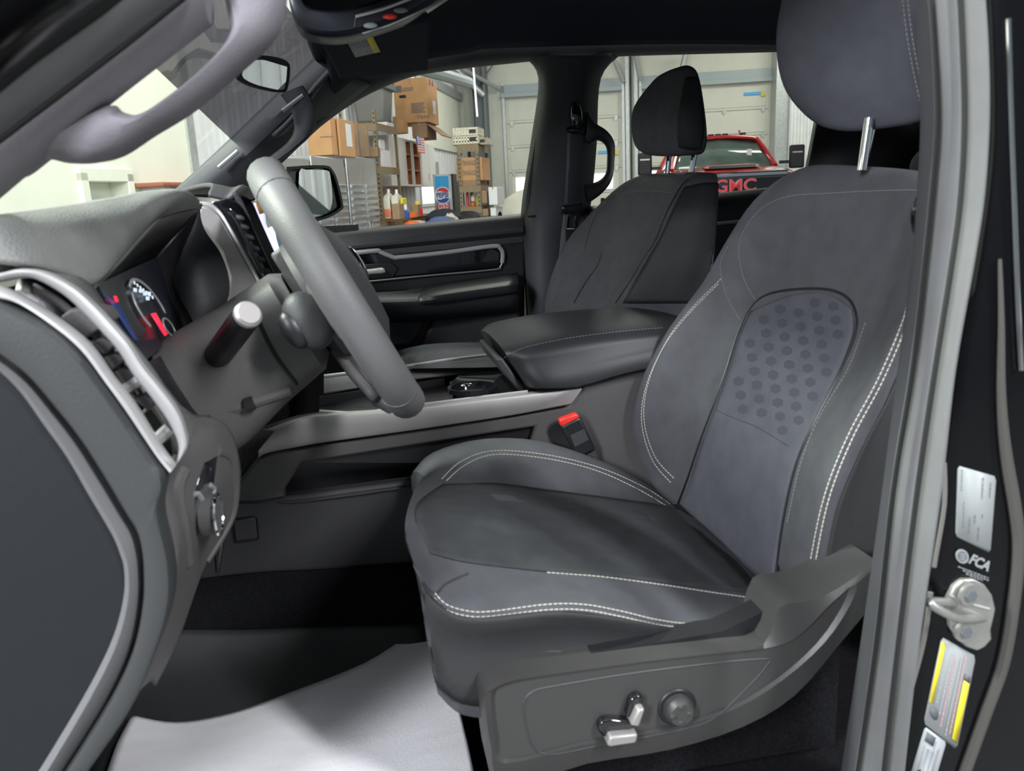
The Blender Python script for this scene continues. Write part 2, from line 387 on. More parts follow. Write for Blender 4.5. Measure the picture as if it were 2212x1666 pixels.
g = G(); wM, _ = ucoord(1704, 300, UB-.8); wN, _ = ucoord(1775, 300, UB-.8)
lp = []; k = 0; w = wM
while w < wN+.9: lp += [B(UB-.8, w, GZ), B(UB-.84, w+.03, GZ), B(UB-.84, w+.07, GZ), B(UB-.8, w+.10, GZ)]; w += .14
g.loft([lp, [p+V((0, 0, 5.2)) for p in lp]], False, False); struct(g.o('wall_right', wallrib, smooth=0, solid=.02))
# things under the ceiling
def rod(name, label, cat, a, b, r, m, group=None, n=10): g = G().tube([a, b], r, n); return tag(g.o(name, m), label, cat, group)
rod('ceiling_duct', 'blue grey round duct under the ceiling above the shelf wall', 'duct', PW(905, 146, 1.3), PW(1012, 178, 1.3), .09, duct)
rod('roof_brace', 'pale roof brace running down to the corner column', 'beam', PU(975, 140, UB-.7), PU(1045, 206, UB-.5), .07, galv)
rod('door_rail', 'bent steel door rail under the ceiling left of the garage doors', 'rail', PU(996, 147, UB-1.2), PU(1078, 192, UB-.2), .045, galv)
rod('roof_brace', 'thin dark roof brace beside the corner column', 'beam', PU(1068, 135, UB-.4), PU(1030, 190, UB-.4), .02, colm)
rod('roof_brace', 'slanted pale roof brace left of the passenger headrest', 'beam', PU(1327, 130, UB-.5), PU(1346, 176, UB-.3), .05, galv)
rod('roof_brace', 'upright pale roof brace left of the passenger headrest', 'beam', PU(1372, 116, UB-.5), PU(1383, 172, UB-.3), .05, galv)
rod('roof_brace', 'pale roof brace right above the passenger headrest', 'beam', PU(1482, 112, UB-.5), PU(1474, 146, UB-.5), .06, galv)
t = thing('strip_lamp', 'thin hanging strip lamp in front of the corner column', 'lamp')
g = G().tube([PU(1022, 140, UB-2), PU(1031, 252, UB-2)], .02); g.o('tube', mat('lamp_tube', (1, .86, .92), .4, emit=.9), t); G().tube([PU(1020, 100, UB-2), PU(1022, 141, UB-2)], .006).o('cord', blackm, t)
# ------------------------------------------------------------------ boxes and shelves along the wall
def pb(xl, xe, xr, yt, yb, w1):
    q = PW(xe, yb, w1)-BO; u0 = q.dot(ED); z0 = q.z; z1 = PW(xe, yt, w1).z
    q = PU(xl, yb, u0)-BO; w0 = q.dot(ES); q = PW(xr, yb, w1)-BO; return u0, q.dot(ED), w0, w1, z0, z1
def zx(x, y): return 580+x*.28933, 80+y*.28933
def pbz(xl, xe, xr, yt, yb, w1):
    a, yT = zx(xl, yt); b, yB = zx(xe, yb); c, _ = zx(xr, yb); return pb(a, b, c, yT, yB, w1)
def carton(label, e, m=card, lines=(), group=None, cat='box', open_flap=False):
    u0, u1, w0, w1, z0, z1 = e; t = thing('cardboard_box', label, cat, group)
    G().bb(*e).o('carton', m, t, bevel=.006)
    wm = (w0+w1)/2; g = G(); tw = min(.05, (w1-w0)*.12); g.bb(u0-.003, u1+.002, wm-tw/2, wm+tw/2, z1-.001, z1+.003); g.bb(u0-.003, u0, wm-tw/2, wm+tw/2, z1-.14*(z1-z0), z1); g.o('packing_tape', tape, t)
    for txt, fw, fz, sz in lines: text('print', txt, sz, B(u0-.004, w0+(w1-w0)*fw, z0+(z1-z0)*fz), ES, (0, 0, 1), ink, t, .001, width=(w1-w0)*.5 if len(txt) > 6 else None)
    if open_flap:
        for s, a, b in ((1, w1, .18), (-1, w0, -.12)):
            G().hexa([B(u0, a, z1-.01), B(u1, a, z1-.01), B(u1, a+.012, z1), B(u0, a+.012, z1), B(u0, a+b, z1-.22), B(u1, a+b, z1-.22), B(u1, a+b+.012, z1-.21), B(u0, a+b+.012, z1-.21)]).o('flap', m, t)
    return t
def cabinet(label, xa, xb):
    ua = (PW(xa, 345, .62)-BO).dot(ED); ub = (PW(xb, 345, .62)-BO).dot(ED); zt = PW((xa+xb)/2, 339, .62).z
    t = thing('steel_cabinet', label, 'cabinet', 'stainless cabinets along the wall')
    G().bb(ua, ub, .06, .60, GZ+.06, zt).o('body', stainless, t, bevel=.01)
    g = G().bb(ua+.02, ub-.02, .1, .56, GZ, GZ+.06); g.o('plinth', blackm, t)
    um = (ua+ub)/2
    for a, b in ((ua+.01, um-.006), (um+.006, ub-.01)):
        g = G().bb(a, b, .60, .612, GZ+.08, zt-.1); z = GZ+.16
        while z < zt-.32: g.hexa([B(a+.05, .61, z), B(b-.05, .61, z), B(b-.05, .612, z), B(a+.05, .612, z), B(a+.05, .61, z+.05), B(b-.05, .61, z+.05), B(b-.05, .64, z+.03), B(a+.05, .64, z+.03)]); z += .075
        d = g.o('louvre_door', stainless, t, smooth=0); h = um-.05 if b < um else um+.05
        G().tube([B(h, .645, 1.0), B(h, .66, 1.02), B(h, .66, 1.24), B(h, .645, 1.26)], .012).o('handle', chrome, d)
cabinet('stainless louvred cabinet behind the passenger door mirror, nearest along the wall', 590, 672)
cabinet('stainless louvred cabinet between the mirror and the last cabinet', 676, 745)
cabinet('stainless louvred cabinet beside the tan rack, last along the wall', 751, 812)
b1 = pbz(300, 480, 530, 600, 880, .58); carton('tan cardboard box with dark print, left of two on the cabinets', b1, card, [('-----', .82, .5, .1)])
b2 = pbz(528, 545, 655, 612, 888, .62); carton('tall tan cardboard box with white sticker, right of two on the cabinets', b2, card)
t = TOP[-1]; G().bb(b2[1]-.32, b2[1]-.12, b2[3]+.001, b2[3]+.004, b2[5]-.3, b2[5]-.04).o('sticker', whitebox, t)
def sheet(label, e, m): tag(G().bb(*e).o('cardboard_sheet', m, bevel=.004), label, 'cardboard', 'flattened cardboard beside the tan boxes')
e = pbz(640, 672, 692, 655, 890, .6); sheet('flattened dull cardboard sheet next to the tan boxes', (e[0], e[0]+.06, e[2], e[3], e[4], e[5]), card2)
e = pbz(690, 752, 760, 670, 893, .6); sheet('larger flattened cardboard sheet leaning by the tan rack', (e[0], e[0]+.05, e[2], e[3], e[4], e[5]), cardin)
# tan angle-post rack
def rack(label, uA, uB2, w0, w1, ztop, shelves, group, m=brass, zb=GZ):
    t = thing('shelf_rack', label, 'shelf', group)
    for u in (uA, uB2):
        for w in (w0, w1):
            su = 1 if u == uA else -1; sw = 1 if w == w0 else -1; g = G()
            g.bb(min(u, u+su*.045), max(u, u+su*.045), min(w, w+sw*.006), max(w, w+sw*.006), zb, ztop); g.bb(min(u, u+su*.006), max(u, u+su*.006), min(w, w+sw*.045), max(w, w+sw*.045), zb, ztop)
            p = g.o('post', m, t); h = G(); z = ztop-.04
            while z > .6: h.bb(u-.002 if su > 0 else u-.004, u+.004 if su > 0 else u+.002, w+sw*.015, w+sw*.032, z-.012, z+.012); z -= .06
            h.o('slots', blackm, p)
    for z in shelves:
        s = G().bb(uA+.005, uB2-.005, w0+.005, w1-.005, z-.02, z).o('shelf_board', board, t)
        G().bb(uA, uB2, w1-.005, w1+.004, z-.10, z-.018).o('shelf_beam', m, t); G().bb(uA-.004, uA+.003, w0, w1, z-.10, z-.018).o('end_beam', m, t)
    return t
q = PW(*zx(822, 900), .62)-BO; uR0 = q.dot(ED); q = PW(*zx(972, 900), .62)-BO; uR1 = q.dot(ED)
zs1 = PW(*zx(870, 655), .62).z; zs2 = PW(*zx(915, 972), .62).z; zs3 = PW(*zx(930, 1375), .62).z; ztp = PW(*zx(797, 545), .62).z
rack('tan slotted rack holding the grey tote, right of the cabinets', uR0, uR1, .12, .62, ztp, (zs1, zs2, zs3), 'shelf racks')
e = pbz(625, 880, 915, 340, 612, .60)
t = thing('storage_tote', 'large grey plastic tote on top of the tan rack', 'tote'); u0, u1, w0, w1, z0, z1 = e; u1 = max(u1, u0+.5); z0 = zs1+.06
G().hexa([B(u0+.05, w0+.05, z0), B(u1-.05, w0+.05, z0), B(u1-.05, w1-.05, z0), B(u0+.05, w1-.05, z0), B(u0, w0, z1), B(u1, w0, z1), B(u1, w1, z1), B(u0, w1, z1)]).o('tub', greytote, t, bevel=.03)
G().bb(u0-.03, u1+.03, w0-.03, w1+.03, z1-.09, z1).o('rim', greytote, t, bevel=.02); G().bb(u0-.02, u1+.02, w0-.02, w1+.02, z1, z1+.035).o('lid', greytote, t, bevel=.015)
tag(G().bb(u0+.02, u1-.02, w0+.05, w1+.0, zs1+.002, zs1+.055).o('foam_sheet', whitebox, bevel=.008), 'white sheet lying under the grey tote', 'sheet')
e = pbz(785, 838, 872, 762, 838, .52); carton('small white box standing on a white box in the tan rack', e, whitebox)
e = pbz(838, 858, 915, 842, 968, .56); e = (e[0], e[1], e[2], e[3], zs2+.002, e[5]); carton('white box with blue print on the middle shelf of the tan rack', e, whitebox)
e = pbz(760, 815, 838, 820, 895, .62); carton('dull brown carton low behind the tan rack post', e, card2)
e = pbz(905, 1015, 1045, 622, 715, .5); carton('brown carton between the rack top and the printer carton', e, card)
# printer carton, open carton, cabinet
e = pbz(950, 1195, 1272, 312, 632, .8); t = carton('large tan printer carton high on the wall cupboards', e, card)
u0, u1, w0, w1, z0, z1 = e; hh = z1-z0; ww = w1-w0
text('print', 'Lexmark', .13, B(u0-.004, w0+ww*.42, z0+hh*.77), ES, (0, 0, 1), ink, t, .001, width=ww*.36)
c = B(u0-.004, w0+ww*.14, z0+hh*.77); G().prism([c+ES*.05+V((0, 0, .05)), c+ES*.05-V((0, 0, .05)), c-ES*.05-V((0, 0, .05)), c-ES*.05+V((0, 0, .05))], -ED*.002).o('print', ink, t)
c = B(u0-.004, w0+ww*.27, z0+hh*.60); G().tube([c-ES*.05, c+ES*.05], .022, 6).o('hand_hole', blackm, t)
g = G()
for k in range(7): z = z0+hh*(.43-.034*k); g.bb(u0-.004, u0-.001, w0+ww*.5, w0+ww*(.92-.03*(k % 3)), z-.006, z+.006)
g.o('print', ink, t)
text('print', 'Optra', .08, B(u0-.004, w0+ww*.85, z0+hh*.12), ES, (0, 0, 1), ink, t, .001)
for k in (0, 1):
    c = B(u0+(u1-u0)*(.35+.25*k), w1+.004, z0+hh*.88); G().prism([c-ED*.06, c+V((0, 0, .1)), c+ED*.03], ES*.002).o('print', ink, t)
G().bb(u1-.4, u1-.2, w1+.001, w1+.004, z0+.15, z0+.36).o('sticker', whitebox, t)
zprint = z0
e = pbz(1075, 1185, 1255, 640, 750, .75); e = (e[0], e[1], e[2], e[3], e[4], zprint-.003); t = carton('open brown carton under the large printer carton', e, card2, cat='box')
u0, u1, w0, w1, z0, z1 = e
G().hexa([B(u0+.05, w1, z1-.03), B(u1+.15, w1, z1-.03), B(u1+.15, w1+.012, z1-.02), B(u0+.05, w1+.012, z1-.02), B(u0+.05, w1+.22, z0+.02), B(u1+.25, w1+.22, z0+.02), B(u1+.25, w1+.235, z0+.03), B(u0+.05, w1+.235, z0+.03)]).o('flap', card2, t)
zopen = z0
cu = lambda x: (PW(*zx(x, 900), .42)-BO).dot(ED)
z1 = PW(*zx(965, 722), .42).z; z0 = PW(*zx(965, 1112), .42).z; z1 = min(z1, zopen-.01)
t = thing('wall_cupboard', 'long white wall cupboard with two open bays of wooden shelves', 'cupboard')
uu = [cu(x) for x in (905, 1032, 1078, 1092, 1142, 1195, 1242)]
g = G(); g.bb(uu[0], uu[6], .03, .05, z0, z1); g.bb(uu[0], uu[6], .03, .40, z0, z0+.03); g.bb(uu[0], uu[6], .03, .40, z1-.03, z1)
for u in uu: g.bb(u-.015, u+.015, .03, .40, z0, z1)
g.o('carcass', cabw, t)
for a, b in ((uu[0], uu[1]), (uu[4], uu[5]), (uu[5], uu[6])): d = G().bb(a+.01, b-.01, .40, .42, z0, z1).o('cupboard_door', cabw, t, bevel=.004); G().bb(b-.08, b-.06, .42, .435, z0+.1, z0+.22).o('handle', stainless, d)
for a, b in ((uu[1], uu[2]), (uu[3], uu[4])):
    g = G(); g.bb(a+.016, b-.016, .05, .06, z0, z1); g.bb(a+.016, a+.025, .05, .39, z0, z1); g.bb(b-.025, b-.016, .05, .39, z0, z1)
    for k in range(1, 3): z = z0+(z1-z0)*k/3; g.bb(a, b, .05, .39, z, z+.03)
    g.o('open_bay', wood, t)
    for k in range(3): z = z0+(z1-z0)*k/3+.03; G().bb(a+.1, a+.25, .12, .30, z+.002, z+.12+.05*(k % 2)).o('stored_tin', [whitebox, blackm, card2][k], t)
# flag
t = thing('small_flag', 'small striped flag hanging from the wall cupboard', 'flag')
pa = PW(*zx(1098, 742), .9); pbv = PW(*zx(1158, 752), .9); pc = PW(*zx(1167, 870), .9); pdv = PW(*zx(1118, 862), .9)
for k in range(13):
    a, b = k/13, (k+1)/13; G().prism([pa.lerp(pdv, a), pbv.lerp(pc, a), pbv.lerp(pc, b), pa.lerp(pdv, b)], ES*.006).o('stripe', redp if k % 2 == 0 else white, t)
G().prism([pa, pa.lerp(pbv, .45), pa.lerp(pbv, .45).lerp(pdv.lerp(pc, .45), .5), pa.lerp(pdv, .5)], (ES-ED*.4)*.012).o('canton', blue_d, t)
g = G()
for i in range(4):
    for j in range(5):
        c = pa.lerp(pbv, .06+.09*i).lerp(pdv.lerp(pc, .06+.09*i), .06+.09*j)-ED*.008+ES*.014; g.disc(c, ES*.008-ED*.004, V((0, 0, .012)), -ED*.002, 5)
g.o('stars', white, t); G().tube([pa+V((0, 0, .06)), pdv-V((0, 0, .06))], .008, 6).o('pole', wood, t)
# window reflection built as a glowing framed pane, papers
a = PW(*zx(1148, 1118), .05); b = PW(*zx(1250, 1238), .05); ua = (a-BO).dot(ED); ub = (b-BO).dot(ED)
w = struct(G().bb(ua, ub, -.02, .03, b.z, a.z).o('bright_pane_1', daylight)); g = G(); g.bb(ua-.06, ub+.06, .0, .04, a.z, a.z+.06); g.bb(ua-.06, ub+.06, 0, .04, b.z-.06, b.z); g.bb(ua-.06, ua, 0, .04, b.z, a.z); g.bb(ub, ub+.06, 0, .04, b.z, a.z); g.o('bright_pane_frame', cabw, w)
a = PW(*zx(1238, 930), .04); tag(G().bb((a-BO).dot(ED), (a-BO).dot(ED)+.32, .03, .06, a.z-.35, a.z).o('wall_box', galv, bevel=.01), 'small grey junction box on the ribbed wall', 'junction box')
g = G(); a = PW(*zx(1250, 385), .06); b = PW(*zx(1515, 385), .06); c = PW(*zx(1250, 830), .06); ua, ub = (a-BO).dot(ED), min((b-BO).dot(ED), UB-.02)
g.bb(ua-1.6, ub, .03, .07, c.z, a.z); struct(g.o('trim_3', wallw)); struct(G().bb(ua-1.6, ub, .03, .14, a.z, a.z+.16).o('trim_4', galv))
# jugs and things on the bench
e = pbz(865, 975, 1000, 1160, 1355, .8); u0, u1, w0, w1, z0, z1 = e; bz = z0
uBE = pbz(1245, 1392, 1416, 1022, 1300, 1.0)[0]-.08
t = thing('workbench', 'cluttered low workbench along the wall below the jugs', 'bench'); G().bb(uR1+.06, uBE, .1, 1.0, bz-.06, bz-.003).o('bench_top', board, t)
for u in (uR1+.1, uBE-.15):
    for w in (.15, .92): G().bb(u, u+.07, w, w+.07, GZ, bz-.06).o('leg', brass, t)
def jug(label, w0, w1, u0, z0, h, fill):
    t = thing('plastic_jug', label, 'jug', 'jugs on the bench'); u1 = u0+.28
    g = G(); r = []
    for f, k in ((0, .92), (.03, 1), (.78, 1), (.9, .8), (.95, .4), (1, .36)):
        cu, cw = (u0+u1)/2, (w0+w1)/2; du, dw = (u1-u0)/2*k, (w1-w0)/2*k; r.append([B(cu-du, cw-dw, z0+h*f), B(cu+du, cw-dw, z0+h*f), B(cu+du, cw+dw, z0+h*f), B(cu-du, cw+dw, z0+h*f)])
    g.loft(r); g.o('bottle', jugm, t, bevel=.02)
    G().bb(u0-.004, u1+.004, w0-.004, w1+.004, z0+.02, z0+h*fill).o('fluid', jugo, t, bevel=.015)
    G().tube([B((u0+u1)/2, (w0+w1)/2, z0+h), B((u0+u1)/2, (w0+w1)/2, z0+h+.05)], (w1-w0)*.2, 10).o('cap', white, t)
wm = (w0+w1)/2; jug('milky jug with orange fluid, left of two on the bench', w0, wm-.01, u0, bz, z1-z0, .4); jug('milky jug with orange fluid, right of two on the bench', wm+.01, w1, u0, bz, (z1-z0)*.97, .12)
e = pbz(985, 1005, 1015, 1200, 1295, .85); tag(G().bb(e[0], e[0]+.25, e[2], e[3], bz, e[5]).o('oil_container', yellow, bevel=.03), 'yellow container standing right of the jugs', 'container')
def lump(name, label, cat, x, y, rx, rz, m, w, group=None, seed=1):
    rnd = random.Random(seed); c = PW(*zx(x, y), w); g = G(); loops = []; n = 14
    for i in range(7):
        a = math.pi*.5*i/6.4; loops.append([c+ES*(rx*math.cos(a)*math.cos(2*math.pi*j/n)*rnd.uniform(.62, 1.2))+ED*(rx*.7*math.cos(a)*math.sin(2*math.pi*j/n))+V((0, 0, rz*math.sin(a)*rnd.uniform(.6, 1.15)-.02)) for j in range(n)])
    g.loft(loops); return tag(g.o(name, m, sub=1), label, cat, group)
bw = .9
def onbench(x, y=1360): return PW(*zx(x, y), bw)
def can(name, label, cat, x, yt, rx, m, cap=None, yb=1360):
    c = onbench(x, yb); zt = PW(*zx(x, yt), bw).z; c.z = bz; h = zt-c.z; t = thing(name, label, cat); G().loft([[c+ES*(rx*k*math.cos(2*math.pi*j/14))+ED*(rx*k*math.sin(2*math.pi*j/14))+V((0, 0, h*f)) for j in range(14)] for f, k in ((0, .95), (.04, 1), (.8, 1), (.88, .7), (1, .5))]).o('body', m, t)
    if cap: G().tube([c+V((0, 0, h)), c+V((0, 0, h+.07))], rx*.45, 10).o('cap', cap, t)
can('spray_bottle', 'blue bottle with white top on the bench', 'bottle', 1028, 1290, .05, mat('blue_bottle', (.05, .12, .5), .4), white)
can('plastic_tub', 'orange tub on the bench left of the red extinguisher', 'tub', 1055, 1305, .11, orange)
can('fire_extinguisher', 'red fire extinguisher with yellow label on the bench', 'extinguisher', 1115, 1262, .075, redp, yellow, 1330)
can('bucket', 'dark grey bucket on the bench', 'bucket', 1150, 1325, .13, colm)
e = pbz(930, 985, 1003, 1362, 1400, .95); carton('small open brown carton at the front edge of the bench', (e[0], e[0]+.25, e[2], e[3], bz, bz+.2), card2)
e = pbz(1062, 1120, 1140, 1330, 1370, .95); carton('small dull carton behind the bucket on the bench', (e[0], e[0]+.25, e[2], e[3], bz, bz+.17), card2)
lump('red_rag', 'crumpled red rag on the bench', 'rag', 1190, 1362, .12, .1, redp, bw, seed=3); lump('red_rag', 'orange red rag lying at the bench front', 'rag', 1065, 1392, .14, .06, orange, 1.0, seed=4)
lump('clothes_pile', 'dark blue green jacket heap under the drinks sign', 'clothes', 1300, 1365, .30, .17, darkcloth, 1.4, seed=5)
lump('clothes_pile', 'navy cloth heap in front of the dark jackets', 'clothes', 1290, 1382, .22, .09, bluecloth, 1.8, seed=6)
lump('clothes_pile', 'tan cloth heap in front of the dark jackets', 'clothes', 1352, 1376, .14, .12, tancloth, 1.75, seed=7)
lump('black_bag', 'black plastic sack right of the clothes heap', 'bag', 1490, 1362, .26, .15, blackm, 1.6, seed=8)
# ------------------------------------------------------------------ drinks machine
e = pbz(1245, 1392, 1416, 1022, 1300, 1.0); u0, u1, w0, w1, z0, z1 = e; u1 = u0+.6; z0 = GZ
t = thing('drinks_machine', 'blue drinks machine with a red white blue round logo', 'vending machine')
G().bb(u0+.02, u1, w0, w1, z0, z1).o('body', blackm, t, bevel=.01); W_ = w1-w0
zb = PW(*zx(1320, 1280), 1.0).z
p = G().bb(u0-.01, u0+.02, w0+.02, w1-.05, z0+.3, z1-.02).o('front_panel', bluep, t)
G().bb(u0-.014, u0+.0, w1-.075, w1-.03, z0+.3, z1-.01).o('side_trim', stainless, t); G().bb(u0-.014, u0, w0, w0+.03, z0+.3, z1-.01).o('side_trim', stainless, t); G().bb(u0-.014, u0, w0, w1-.03, z1-.03, z1).o('top_trim', stainless, t)
zc = PW(*zx(1332, 1180), 1.0).z; wc = (w0+w1)/2-.02; R = W_*.37
G().bb(u0-.016, u0-.008, w0+.03, w1-.075, z0+.3, PW(*zx(1332, 1250), 1.0).z).o('lower_panel', redp, t)
c = B(u0-.016, wc, zc); G().disc(c, ES*R*1.12, V((0, 0, R*1.12)), -ED*.004, 40).o('logo_ring', white, t)
def seg(c, r, a0, a1, wav, m, name, dz):
    lp = [c+ES*(r*math.cos(a0+(a1-a0)*k/20))+V((0, 0, r*math.sin(a0+(a1-a0)*k/20))) for k in range(21)]
    q0, q1 = lp[-1], lp[0]; lp += [q0.lerp(q1, k/10)+V((0, 0, wav*math.sin(2*math.pi*k/10))) for k in range(1, 10)]; G().prism(lp, -ED*.003).o(name, m, t)
c2 = c-ED*.005; seg(c2, R, math.radians(28), math.radians(152), R*.1, redp, 'logo_red_field', 0); seg(c2, R, math.radians(208), math.radians(332), R*.1, blue_d, 'logo_blue_field', 0)
text('lettering', 'PEPSI', .115, c-ED*.012-ES*.004, ES, (0, 0, 1), blue_d, t, .003, width=W_*.60, bold=.003)
text('lettering', 'COLD', .13, B(u0-.022, wc, PW(*zx(1332, 1268), 1.0).z), ES, (0, 0, 1), white, t, .002, width=W_*.5, bold=.004)
# ------------------------------------------------------------------ crate rack at the back
q = PW(*zx(1555, 900), 1.75)-BO; uS0 = q.dot(ED); uS0 = min(uS0, UB-1.5); uS1 = uS0+.9
wS0, _ = ucoord(*zx(1410, 900), uS0); wS1, _ = ucoord(*zx(1570, 900), uS0); zz = lambda y: ucoord(*zx(1480, y), uS0)[1]
rack('tan slotted rack under the cream crates, by the garage door', uS0, uS1, wS0, wS1, zz(797), (zz(803), zz(1108), zz(1268)), 'shelf racks')
def crate_(label, xa, xb, yt, yb, du=0):
    wa, zt = ucoord(*zx(xa, yt), uS0+du); wb, zb = ucoord(*zx(xb, yb), uS0+du); t = thing('plastic_crate', label, 'crate', 'cream crates on the rack'); ua, ub = uS0+du, uS0+du+.5; th = .012
    g = G(); g.bb(ua, ub, wa, wb, zb, zb+th)
    for (a, b, c, d, n) in ((ua, ua+th, wa, wb, 9), (ub-th, ub, wa, wb, 9), (ua, ub, wa, wa+th, 9), (ua, ub, wb-th, wb, 9)):
        for z in (zb, (zb+zt)/2-.012, zt-.03): g.bb(a, b, c, d, z, z+.03)
        for k in range(n+1):
            f = k/n
            if b-a < .1: g.bb(a, b, c+(d-c-.02)*f, c+(d-c-.02)*f+.02, zb, zt)
            else: g.bb(a+(b-a-.02)*f, a+(b-a-.02)*f+.02, c, d, zb, zt)
    g.o('crate_body', crate, t); G().bb(ua-.004, ua, wb-.14, wb-.04, zb+(zt-zb)*.3, zb+(zt-zb)*.75).o('tag', blackm, t)
crate_('cream crate, upper of two stacked on the back rack', 1366, 1570, 682, 735); crate_('cream crate, lower of two stacked on the back rack', 1366, 1572, 738, 796); crate_('small cream crate right of the stacked crates', 1578, 1636, 752, 800, .1)
def rc(label, xa, xb, yt, yb, lines=(), m=card, du=.06, dep=.74):
    wa, zt = ucoord(*zx(xa, yt), uS0+du); wb, zb = ucoord(*zx(xb, yb), uS0+du); return carton(label, (uS0+du, uS0+du+dep, wa, wb, zb, zt), m, lines)
zl = zz(1106)
rc('brown carton with dark print, upper of two large ones on the back rack', 1400, 1595, 905, 980, [('TRANSAXLE', .5, .5, .1)]); rc('brown carton with dark print, lower of two large ones on the back rack', 1400, 1600, 984, 1068, [('TRANSAXLE', .5, .6, .1)])
rc('long flat carton with hand holes below the printed cartons', 1415, 1560, 1070, 1106, (), card2)
rc('small brown carton low on the back rack, right end', 1580, 1632, 1150, 1240, (), card2); rc('white cased drum beside the back rack', 1640, 1712, 1122, 1252, (), whitebox, .1)
rc('small tan carton on the lowest shelf of the back rack', 1590, 1640, 1285, 1335, (), card2); rc('pale carton at the foot of the back rack', 1655, 1700, 1275, 1335, (), whitebox, .1)
k = 0
for xa, xb, yt, yb, m, lab in ((1418, 1436, 1130, 1262, blackm, 'black bottle leftmost on the lower rack shelf'), (1440, 1456, 1125, 1262, darkcloth, 'dark green bottle on the lower rack shelf'), (1462, 1490, 1128, 1262, redp, 'red white canister on the lower rack shelf'), (1500, 1535, 1180, 1225, whitebox, 'white carton with dark marks on the lower rack shelf'), (1538, 1560, 1170, 1262, yellow, 'yellow bottle on the lower rack shelf'), (1500, 1532, 1228, 1262, orange, 'orange carton under the white marked carton')):
    wa, zt = ucoord(*zx(xa, yt), uS0+.1); wb, zb = ucoord(*zx(xb, yb), uS0+.1); c = B(uS0+.2, (wa+wb)/2, zb); r = (wb-wa)/2
    tag(G().loft([[c+ES*(r*f*math.cos(2*math.pi*j/10))+ED*(r*f*math.sin(2*math.pi*j/10))+V((0, 0, (zt-zb)*h)) for j in range(10)] for h, f in ((0, 1), (.7, 1), (.85, .5), (1, .45))]).o('bottle' if 'bottle' in lab else 'canister', m), lab, 'container', 'supplies on the back rack')
# far side of the hall and a parked car, seen in the mirrors
g = G(); pts = []; u = -14
while u < UB-.8:
    for du, w in ((0, 16), (.03, 15.96), (.08, 15.96), (.11, 16)): pts.append((u+du, w))
    u += .3
lp = [B(a, b, GZ) for a, b in pts]; g.loft([lp, [p+V((0, 0, 5.2)) for p in lp]], False, False); struct(g.o('wall_opposite', wallrib, smooth=0, solid=.02))
suvp = mat('silver_car_paint', (.40, .42, .44), .25, .3, coat=.5)
t = thing('silver_car', 'silver car parked beyond the far door, seen in the outside mirror', 'car')
SO = B(-1.6, 13.4, GZ)
def S_(s, x, z): return SO + ED*x - ES*s + V((0, 0, z))
def csec(s, hw, zt): return [S_(s, -hw+.05, .3), S_(s, -hw, .6), S_(s, -hw+.02, zt-.15), S_(s, -hw+.2, zt), S_(s, 0, zt+.03), S_(s, hw-.2, zt), S_(s, hw-.02, zt-.15), S_(s, hw, .6), S_(s, hw-.05, .3)]
G().loft([csec(2.2, .75, .75), csec(2.1, .86, .85), csec(1.2, .92, 1.0), csec(.9, .92, 1.03), csec(-1.9, .92, 1.05), csec(-2.2, .85, .95)]).o('body', suvp, t, sub=1)
G().loft([[S_(.95, -.8, 1.0), S_(.95, .8, 1.0), S_(-2.0, .8, 1.0), S_(-2.0, -.8, 1.0)], [S_(.25, -.62, 1.55), S_(.25, .62, 1.55), S_(-1.7, .62, 1.55), S_(-1.7, -.62, 1.55)]]).o('glass', truckglass_(), t, bevel=.05)
G().loft([[S_(.3, -.65, 1.53), S_(.3, .65, 1.53), S_(-1.75, .65, 1.53), S_(-1.75, -.65, 1.53)], [S_(.1, -.58, 1.62), S_(.1, .58, 1.62), S_(-1.6, .58, 1.62), S_(-1.6, -.58, 1.62)]]).o('roof', suvp, t, bevel=.04)
for s in (1.35, -1.35):
    for x in (-.8, .8): G().disc(S_(s, x, .34), ES*.34, V((0, 0, .34)), ED*(.22 if x > 0 else -.22)*.7, 24).o('wheel', blackm, t, bevel=.03)
# covered vehicle / canvas in front of the garage door
g = G(); r = []
for u, zt, wa, wb in ((UB-4.2, .55, 0, 1), (UB-4.0, .8, 0, 1), (UB-3.2, 1.0, .05, 1), (UB-2.2, 1.08, .05, 1)):
    q0 = ucoord(1072, 460, u)[0]; q1 = ucoord(1210, 460, u)[0]; zt2 = ucoord(1110, 420, u)[1]
    r.append([B(u, q0-.1, GZ), B(u, q0+.0, zt2-.35), B(u, q0+.35, zt2), B(u, q0+.8, zt2+.12), B(u, q1, zt2+.1), B(u, q1+.2, GZ)])
g.loft([cr(l, 4) for l in r], False, False); g.loft([cr(r[0], 4), [B(UB-4.2, ucoord(1140, 460, UB-4.2)[0], .4)]*len(cr(r[0], 4))], False, False)
tag(g.o('canvas_cover', canvas, solid=.01), 'pale canvas cover draped in front of the left garage door', 'cover')
# brown board on the office side
a = PW(352, 393, .45); b = PW(398, 403, .45); t = thing('wooden_board', 'red brown wooden board end left of the passenger windshield pillar', 'board')
ua = (a-BO).dot(ED); G().bb(ua, ua+1.1, .05, .45, b.z, a.z).o('plank', redbrown, t, bevel=.01); G().bb(ua+.1, ua+.18, .1, .4, GZ, b.z).o('leg', cabw, t); G().bb(ua+.9, ua+.98, .1, .4, GZ, b.z).o('leg', cabw, t)
# ================================================================== RED TRUCK at the garage door
redpaint = mat('red_car_paint', (.42, .012, .018), .22, coat=.8)
truckglass = mat('truck_windscreen', (.10, .15, .13), .06, spec=.9, noise=.3, scale=2.5)
c0 = PD(1588, 397, 12.0); TO = V((c0.x, c0.y, c0.z-1.20))
def T(x, s, z): return TO + ES*x + ED*s + V((0, 0, z))
t = thing('red_pickup_truck', 'red pickup truck parked nose first in front of the garage door', 'truck')
